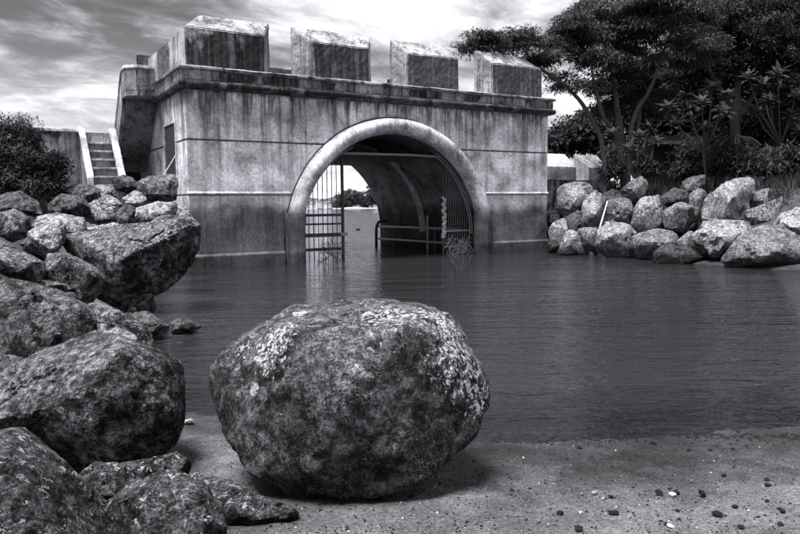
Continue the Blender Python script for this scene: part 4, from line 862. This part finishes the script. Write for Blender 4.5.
# frangipani with rosettes of long leaves
def plumeria(label, base, forks, seed, ll=0.46):
    r_ = random.Random(seed); t = thing('frangipani', base, label, 'shrub', 'frangipani on the right bank'); c = MB(); P, D, Nn = [], [], []
    for tip, hub, mid in forks:
        c.tube([base, hub, mid, tip], [0.06, 0.05, 0.03, 0.02], 7); ax_ = ((Vector(tip)-Vector(mid)).normalized()*0.6+Vector((r_.uniform(-.5, .2), r_.uniform(-.7, .1), 0.6))).normalized()
        nl = r_.randint(15, 24)
        for k in range(nl):
            a = k*2.4+r_.uniform(-.3, .3); el = 0.85-0.95*k/nl+r_.uniform(-.15, .15); side = ax_.orthogonal().normalized(); side.rotate(Matrix.Rotation(a, 3, ax_)); d = side*math.cos(el)+ax_*math.sin(el)*0.9; d += Vector((r_.uniform(-.12, .12), r_.uniform(-.12, .12), r_.uniform(-.15, .1)))
            P.append((Vector(tip)+ax_*(0.05-0.008*k))[:]); D.append(d[:]); Nn.append((ax_+Vector((0, 0, .4)))[:])
    c.build('stem', M['bark_dark'], t, smooth=True); P, D, Nn = np.array(P), np.array(D), np.array(Nn)
    rs = np.random.RandomState(seed); me = leaf_mesh('foliage', P, D, Nn, ll*(0.85+0.5*rs.rand(len(P))), 0.21*(0.8+0.4*rs.rand(len(P))), 0.10); link('foliage', me, M['leaf_pale'], t)
dP = 29.5
def forks(base, tips, d, seed):
    r_ = random.Random(seed); o = []; hub = Vector(base).lerp(at(sum(t_[0] for t_ in tips)/len(tips), sum(t_[1] for t_ in tips)/len(tips), d), 0.5)
    for x, y in tips:
        tp = at(x, y, d+r_.uniform(-.9, .5)); o.append((tp, hub, hub.lerp(tp, 0.6)+Vector((r_.uniform(-.1, .1), r_.uniform(-.1, .1), -0.25))))
    return o
g1 = gpt(708, dP); plumeria('frangipani with pale leaf rosettes in the middle of the thicket', g1, forks(g1, [(668, 108), (684, 98), (701, 103), (712, 88), (690, 120), (722, 112), (704, 128), (676, 124), (728, 96)], dP, 3), 11)
g2 = gpt(785, dP); plumeria('frangipani with pale leaf rosettes at the right edge', g2, forks(g2, [(770, 101), (789, 116), (762, 86), (795, 96), (778, 74), (800, 132), (755, 110), (748, 78)], dP, 4), 12)
g3 = gpt(636, dP+1); plumeria('small frangipani by the foot of the pale tree stems', g3, forks(g3, [(640, 137), (648, 128), (611, 134), (655, 142), (630, 150)], dP+1, 5), 13, 0.40)
# understorey shrubs
def shrub(label, px, py, d, rx, ry, n, mat, seed, **k):
    g_ = gpt(px, d); t = thing('shrub', g_, label, 'shrub', k.pop('group', 'shrubs on the right bank')); c = MB(); top = at(px, py, d)
    for j in range(5): c.tube([g_+Vector((rnd.uniform(-.1, .1), rnd.uniform(-.1, .1), 0)), g_.lerp(top, .5)+Vector((rnd.uniform(-.2, .2), rnd.uniform(-.2, .2), 0)), top+Vector((rnd.uniform(-.5, .5), rnd.uniform(-.5, .5), rnd.uniform(-.1, .3)))], [0.04, 0.03, 0.012], 5)
    c.build('stem', M['bark_dark'], t); crown('foliage', [B(px, py, d, rx, ry, n)], mat, t, seed=seed, **k)
shrub('rounded grey-leaved bush in front of the thicket', 722, 152, 30, 18, 14, 40, 'leaf_pale', 21, per=70, ln=0.16, wd=0.05, cr=0.4, flat=0.7)
shrub('dark low bush right of the number hut', 690, 168, 31, 16, 9, 30, 'leaf_bush', 22, per=70, ln=0.2, wd=0.07, cr=0.45, flat=0.6)
shrub('dark bush on the bank at the right edge', 788, 165, 28.5, 28, 20, 70, 'leaf_bush', 23, per=70, ln=0.2, wd=0.08, cr=0.5, flat=0.6)
shrub('dark bush on the bank above the tallest rock', 752, 160, 29.5, 24, 14, 55, 'leaf_bush', 24, per=70, ln=0.2, wd=0.08, cr=0.5, flat=0.6)
shrub('dark bush left of the pale tree stems', 612, 168, 32.5, 9, 7, 16, 'leaf_bush', 25, per=70, ln=0.22, wd=0.08, cr=0.45, flat=0.6)
shrub('dark bush hiding the left side of the number hut', 644, 166, 31, 10, 9, 26, 'leaf_bush', 26, per=80, ln=0.18, wd=0.07, cr=0.42, flat=0.6)
shrub('dark bush half covering the right wall of the number hut', 694, 152, 31.2, 12, 12, 36, 'leaf_bush', 27, per=80, ln=0.18, wd=0.07, cr=0.45, flat=0.6)
for px, py, d, rx, ry, n, lab in ((625, 158, 40, 26, 16, 50, 'dark hedge bush low behind the pale tree stems'), (672, 165, 39, 28, 14, 50, 'dark hedge bush behind the number hut'), (720, 165, 38.5, 28, 16, 55, 'dark hedge bush behind the grey-leaved bush'), (770, 165, 38, 30, 18, 60, 'dark hedge bush far back at the right of the thicket')):
    shrub(lab, px, py, d, rx, ry, n, 'leaf_dark', int(px), per=70, ln=0.3, wd=0.13, cr=0.75, flat=0.6)
# fern
gF = gpt(738, 29.2); t = thing('fern', gF, 'fern with arching feathered fronds behind the right bank rocks', 'fern'); P, D, Nn = [], [], []; c = MB(); top = at(736, 138, 29.2)
for k in range(9):
    a = k*0.7+0.2; h = Vector((math.cos(a), math.sin(a), 0)); pts = [top+h*(0.9*s)+Vector((0, 0, 0.45*s-0.75*s*s)) for s in np.linspace(0, 1, 14)]; c.tube(pts, 0.008, 4)
    sdv = Vector((-h.y, h.x, 0))
    for i, p in enumerate(pts[1:]):
        for sg in (-1, 1): P.append(p[:]); D.append((sdv*sg+h*0.35+Vector((0, 0, -.1)))[:]); Nn.append((0, 0, 1))
c.tube([gF, gF.lerp(top, .5), top], [0.05, 0.045, 0.04], 6); c.build('stem', M['bark_dark'], t)
link('frond_leaves', leaf_mesh('frond_leaves', np.array(P), np.array(D), np.array(Nn), 0.22, 0.06), M['leaf_pale'], t)
# grass along the bank top
rs = np.random.RandomState(5); n = 5200; gx = 16.8+rs.rand(n)**0.8*5.5; gy = -8.5+rs.rand(n)*11; keep = (np.sin(gx*2.1+gy*1.3)+np.sin(gy*2.7-gx) > -0.9); gx, gy = gx[keep], gy[keep]; n = len(gx)
P = np.stack([gx, gy, height(gx, gy)-0.05], 1); D = np.stack([rs.randn(n)*0.3, rs.randn(n)*0.3, np.ones(n)], 1); Nn = np.stack([rs.randn(n), rs.randn(n), np.zeros(n)+.01], 1)
tag(link('grass', leaf_mesh('grass', P, D, Nn, 0.35+0.5*rs.rand(n), 0.035, 0.1), M['grass']), 'dark tufts of long grass on top of the right bank', 'grass', kind='stuff')
# left bush on the rampart slope
gL = Vector(at(18, 190, 19.6)); gL.z = hz(gL.x, gL.y)-0.1
t = thing('bush', gL, 'dense dark bush at the left edge in front of the rampart wall', 'bush'); c = MB()
for k in range(10):
    tp = at(rnd.uniform(-10, 50), rnd.uniform(124, 165), 19.6+rnd.uniform(-.6, .6)); c.tube([gL, gL.lerp(tp, .5)+Vector((rnd.uniform(-.2, .2), rnd.uniform(-.2, .2), -.1)), tp], [0.04, 0.028, 0.01], 5)
c.build('stem', M['bark_dark'], t)
crown('foliage', [B(10, 152, 19.6, 30, 20, 110), B(36, 165, 19.4, 18, 16, 60), B(-10, 150, 19.6, 25, 24, 60), B(28, 138, 19.6, 8, 10, 14), B(12, 130, 19.6, 12, 5, 12), B(50, 172, 19.3, 9, 9, 16), B(12, 178, 19.3, 24, 9, 50), B(42, 184, 19.2, 18, 7, 36), B(56, 160, 19.5, 8, 8, 14)], 'leaf_bush', t, per=80, ln=0.14, wd=0.045, cr=0.30, flat=0.7, droop=0.15, seed=31)
r_ = np.random.RandomState(3); P, D = [], []
for k in range(60):
    s0 = np.array(at(r_.uniform(-5, 42), r_.uniform(128, 145), 19.6+r_.uniform(-.4, .4))[:]); d0 = np.array([r_.randn()*.45, r_.randn()*.3, 1.0])
    for i in range(16): P.append(s0+d0*0.028*i); D.append(d0*0.5+r_.randn(3)*0.7)
link('sprigs', leaf_mesh('sprigs', np.array(P), np.array(D), np.tile([0, 0, 1.0], (len(P), 1))+r_.randn(len(P), 3)*.3, 0.11, 0.03), M['leaf_bush'], t)
# small hut with a number board among the plants
dH = 32.5; a0, a1_ = at(653, 168, dH), at(684, 168, dH); hx = (a1_-a0).normalized(); hx.z = 0; hx.normalize(); hn = Vector((hx.y, -hx.x, 0))
HU = thing('hut', (a0.x, a0.y, 2.4), 'little dark hut with thin tin roof and white number, hidden in the thicket', 'hut')
def hbox(name, u0, u1, w0, w1, z0, z1, mat, skew=0.0):
    c = MB(); q = [(u0, w0), (u1, w0), (u1, w1), (u0, w1)]
    c.add([(a0+hx*u+hn*-w+Vector((0, 0, z+skew*w-a0.z)))[:] for z in (z0, z1) for u, w in q], [(0, 3, 2, 1), (4, 5, 6, 7), (0, 1, 5, 4), (1, 2, 6, 5), (2, 3, 7, 6), (3, 0, 4, 7)]); return c.build(name, M[mat], HU, 0.005)
hbox('wall', 0, 1.45, 0.0, 1.2, 2.2, 4.75, 'black')  # solid black wall stands in for the shaded opening under the roof
for k in range(6): hbox('roof_sheet', -0.2+k*0.32, 0.11+k*0.32, -0.35, 1.4, 4.80, 4.85, 'tin', 0.28)
fc = bpy.data.curves.new('number', 'FONT'); fc.body = '3'; fc.size = 0.75; fc.extrude = 0.01; fo = bpy.data.objects.new('number_tmp', fc); COL.objects.link(fo)
me = bpy.data.meshes.new_from_object(fo.evaluated_get(bpy.context.evaluated_depsgraph_get())); COL.objects.unlink(fo); bpy.data.objects.remove(fo)
no = bpy.data.objects.new('number', me); COL.objects.link(no); me.materials.append(M['iron_mid']); no.parent = HU
zc = at(664, 163, dH).z; pz = a0+hx*0.45+hn*0.03; 
no.matrix_basis = Matrix.Translation(-HU.location)@Matrix(((hx.x, 0, hn.x, pz.x), (hx.y, 0, hn.y, pz.y), (0, 1, 0, zc), (0, 0, 0, 1)))
# ------------------------------------------------------------------ far shore
def ridge(name, d, prof, depth, mat):
    c = MB(); n = len(prof); rows = []
    for k, (s, dd) in enumerate(((0.0, 0), (0.55, depth*0.25), (1.0, depth*0.5), (0.5, depth*0.8), (0.0, depth))):
        for x, z in prof:
            p = at(x, 207, d+dd); rows.append((p.x, p.y, -1.0+(z+1.0)*s))
    c.add(rows, [(k*n+i, k*n+i+1, (k+1)*n+i+1, (k+1)*n+i) for k in range(4) for i in range(n-1)]); return struct(c.build(name, mat, None, smooth=True))
M['beach'] = plain('far_beach', 0.32, 0.9, 0, 0.2, 0.3); M['hill'] = plain('far_hill', 0.06, 0.95, 0, 0.5, 0.03)
r_ = random.Random(2)
ridge('far_beach', 285, [(x, 0.5+0.25*math.sin(x*0.2)) for x in range(180, 500, 8)], 40, M['beach'])
ridge('far_hill', 1500, [(x, 14+10*math.sin((x-300)*0.035)+5*math.sin(x*0.13)+r_.uniform(-1, 1)) for x in range(200, 460, 4)], 700, M['hill'])
FT = 'trees on the far shore'
for i, (px, py, w, h, lab) in enumerate(((343, 200, 9, 8, 'leftmost dark tree on the far shore, seen through the arch'), (352, 197, 11, 9, 'tall dark tree on the far shore just right of the gate post'), (363, 199, 10, 8, 'middle dark tree of the far clump seen through the arch'), (372, 195, 10, 10, 'tallest dark tree of the far clump near the tunnel wall'), (384, 197, 10, 9, 'dark far tree half hidden by the tunnel wall'), (338, 205, 5, 4, 'small dark bush at the left end of the far tree clump'))):
    d = 312+i*4; g_ = at(px, 209, d); g_.z = 0.3; tree('far_tree', lab, g_, [([g_, at(px, py+3, d), at(px, py-3, d)], (0.35, 0.12))], [B(px, py, d, w, h, 60)], 'leaf_far', 'bark_dark', FT, per=90, ln=0.55, wd=0.35, cr=1.3, flat=0.7, seed=50+i)
for i, (px, w, h, lab) in enumerate(((308, 5, 2.6, 'leftmost small white building on the far shore behind the gate bars'), (314, 4, 2.2, 'low white building second from left on the far shore'), (321.5, 5.5, 3.4, 'white gabled building on the far shore, middle of the gate bars'), (330, 5, 2.4, 'low white building on the far shore left of the gate post'))):
    d = 292+i*2; g_ = at(px, 209, d); wd_ = w*d/F; t = thing('far_building', (g_.x, g_.y, 0.3), lab, 'building', 'buildings on the far shore'); c = MB(); c.box(g_.x-wd_/2, g_.x+wd_/2, g_.y, g_.y+3, 0.2, h); c.build('wall', M['white'], t)
    c = MB(); c.prism([(g_.x-wd_/2-.2, h+.004), (g_.x+wd_/2+.2, h+.004), (g_.x, h+0.9)], 'y', g_.y-.2, g_.y+3.2); c.build('roof', M['iron_pale'], t)
def water_float(px, py, lab, l=1.7):  # little drifting float, shaped like a small hull
    p = at(px, py, wdep(px, py)); c = MB(); K = 9
    for k in range(K):
        s = -1+2*k/(K-1); w = 0.45*(1-abs(s)**2.6)+0.02
        for (dy, z) in ((-w*.4, 0.10+0.06*s*s), (-w*.25, -0.05), (w*.25, -0.05), (w*.4, 0.10+0.06*s*s)): c.v.append((p.x+s*l, p.y+dy, z))
    for k in range(K-1):
        for j in range(3): c.f.append((k*4+j, k*4+j+1, k*4+5+j, k*4+4+j))
        c.f.append((k*4+3, k*4, k*4+4, k*4+7))
    c.f.append((0, 3, 2, 1)); c.f.append(tuple(4*(K-1)+q for q in (0, 1, 2, 3))); tag(c.build('small_float', M['iron'], None), lab, 'water_float')
water_float(358, 230, 'tiny dark float on the bright water seen through the arch', 0.20)
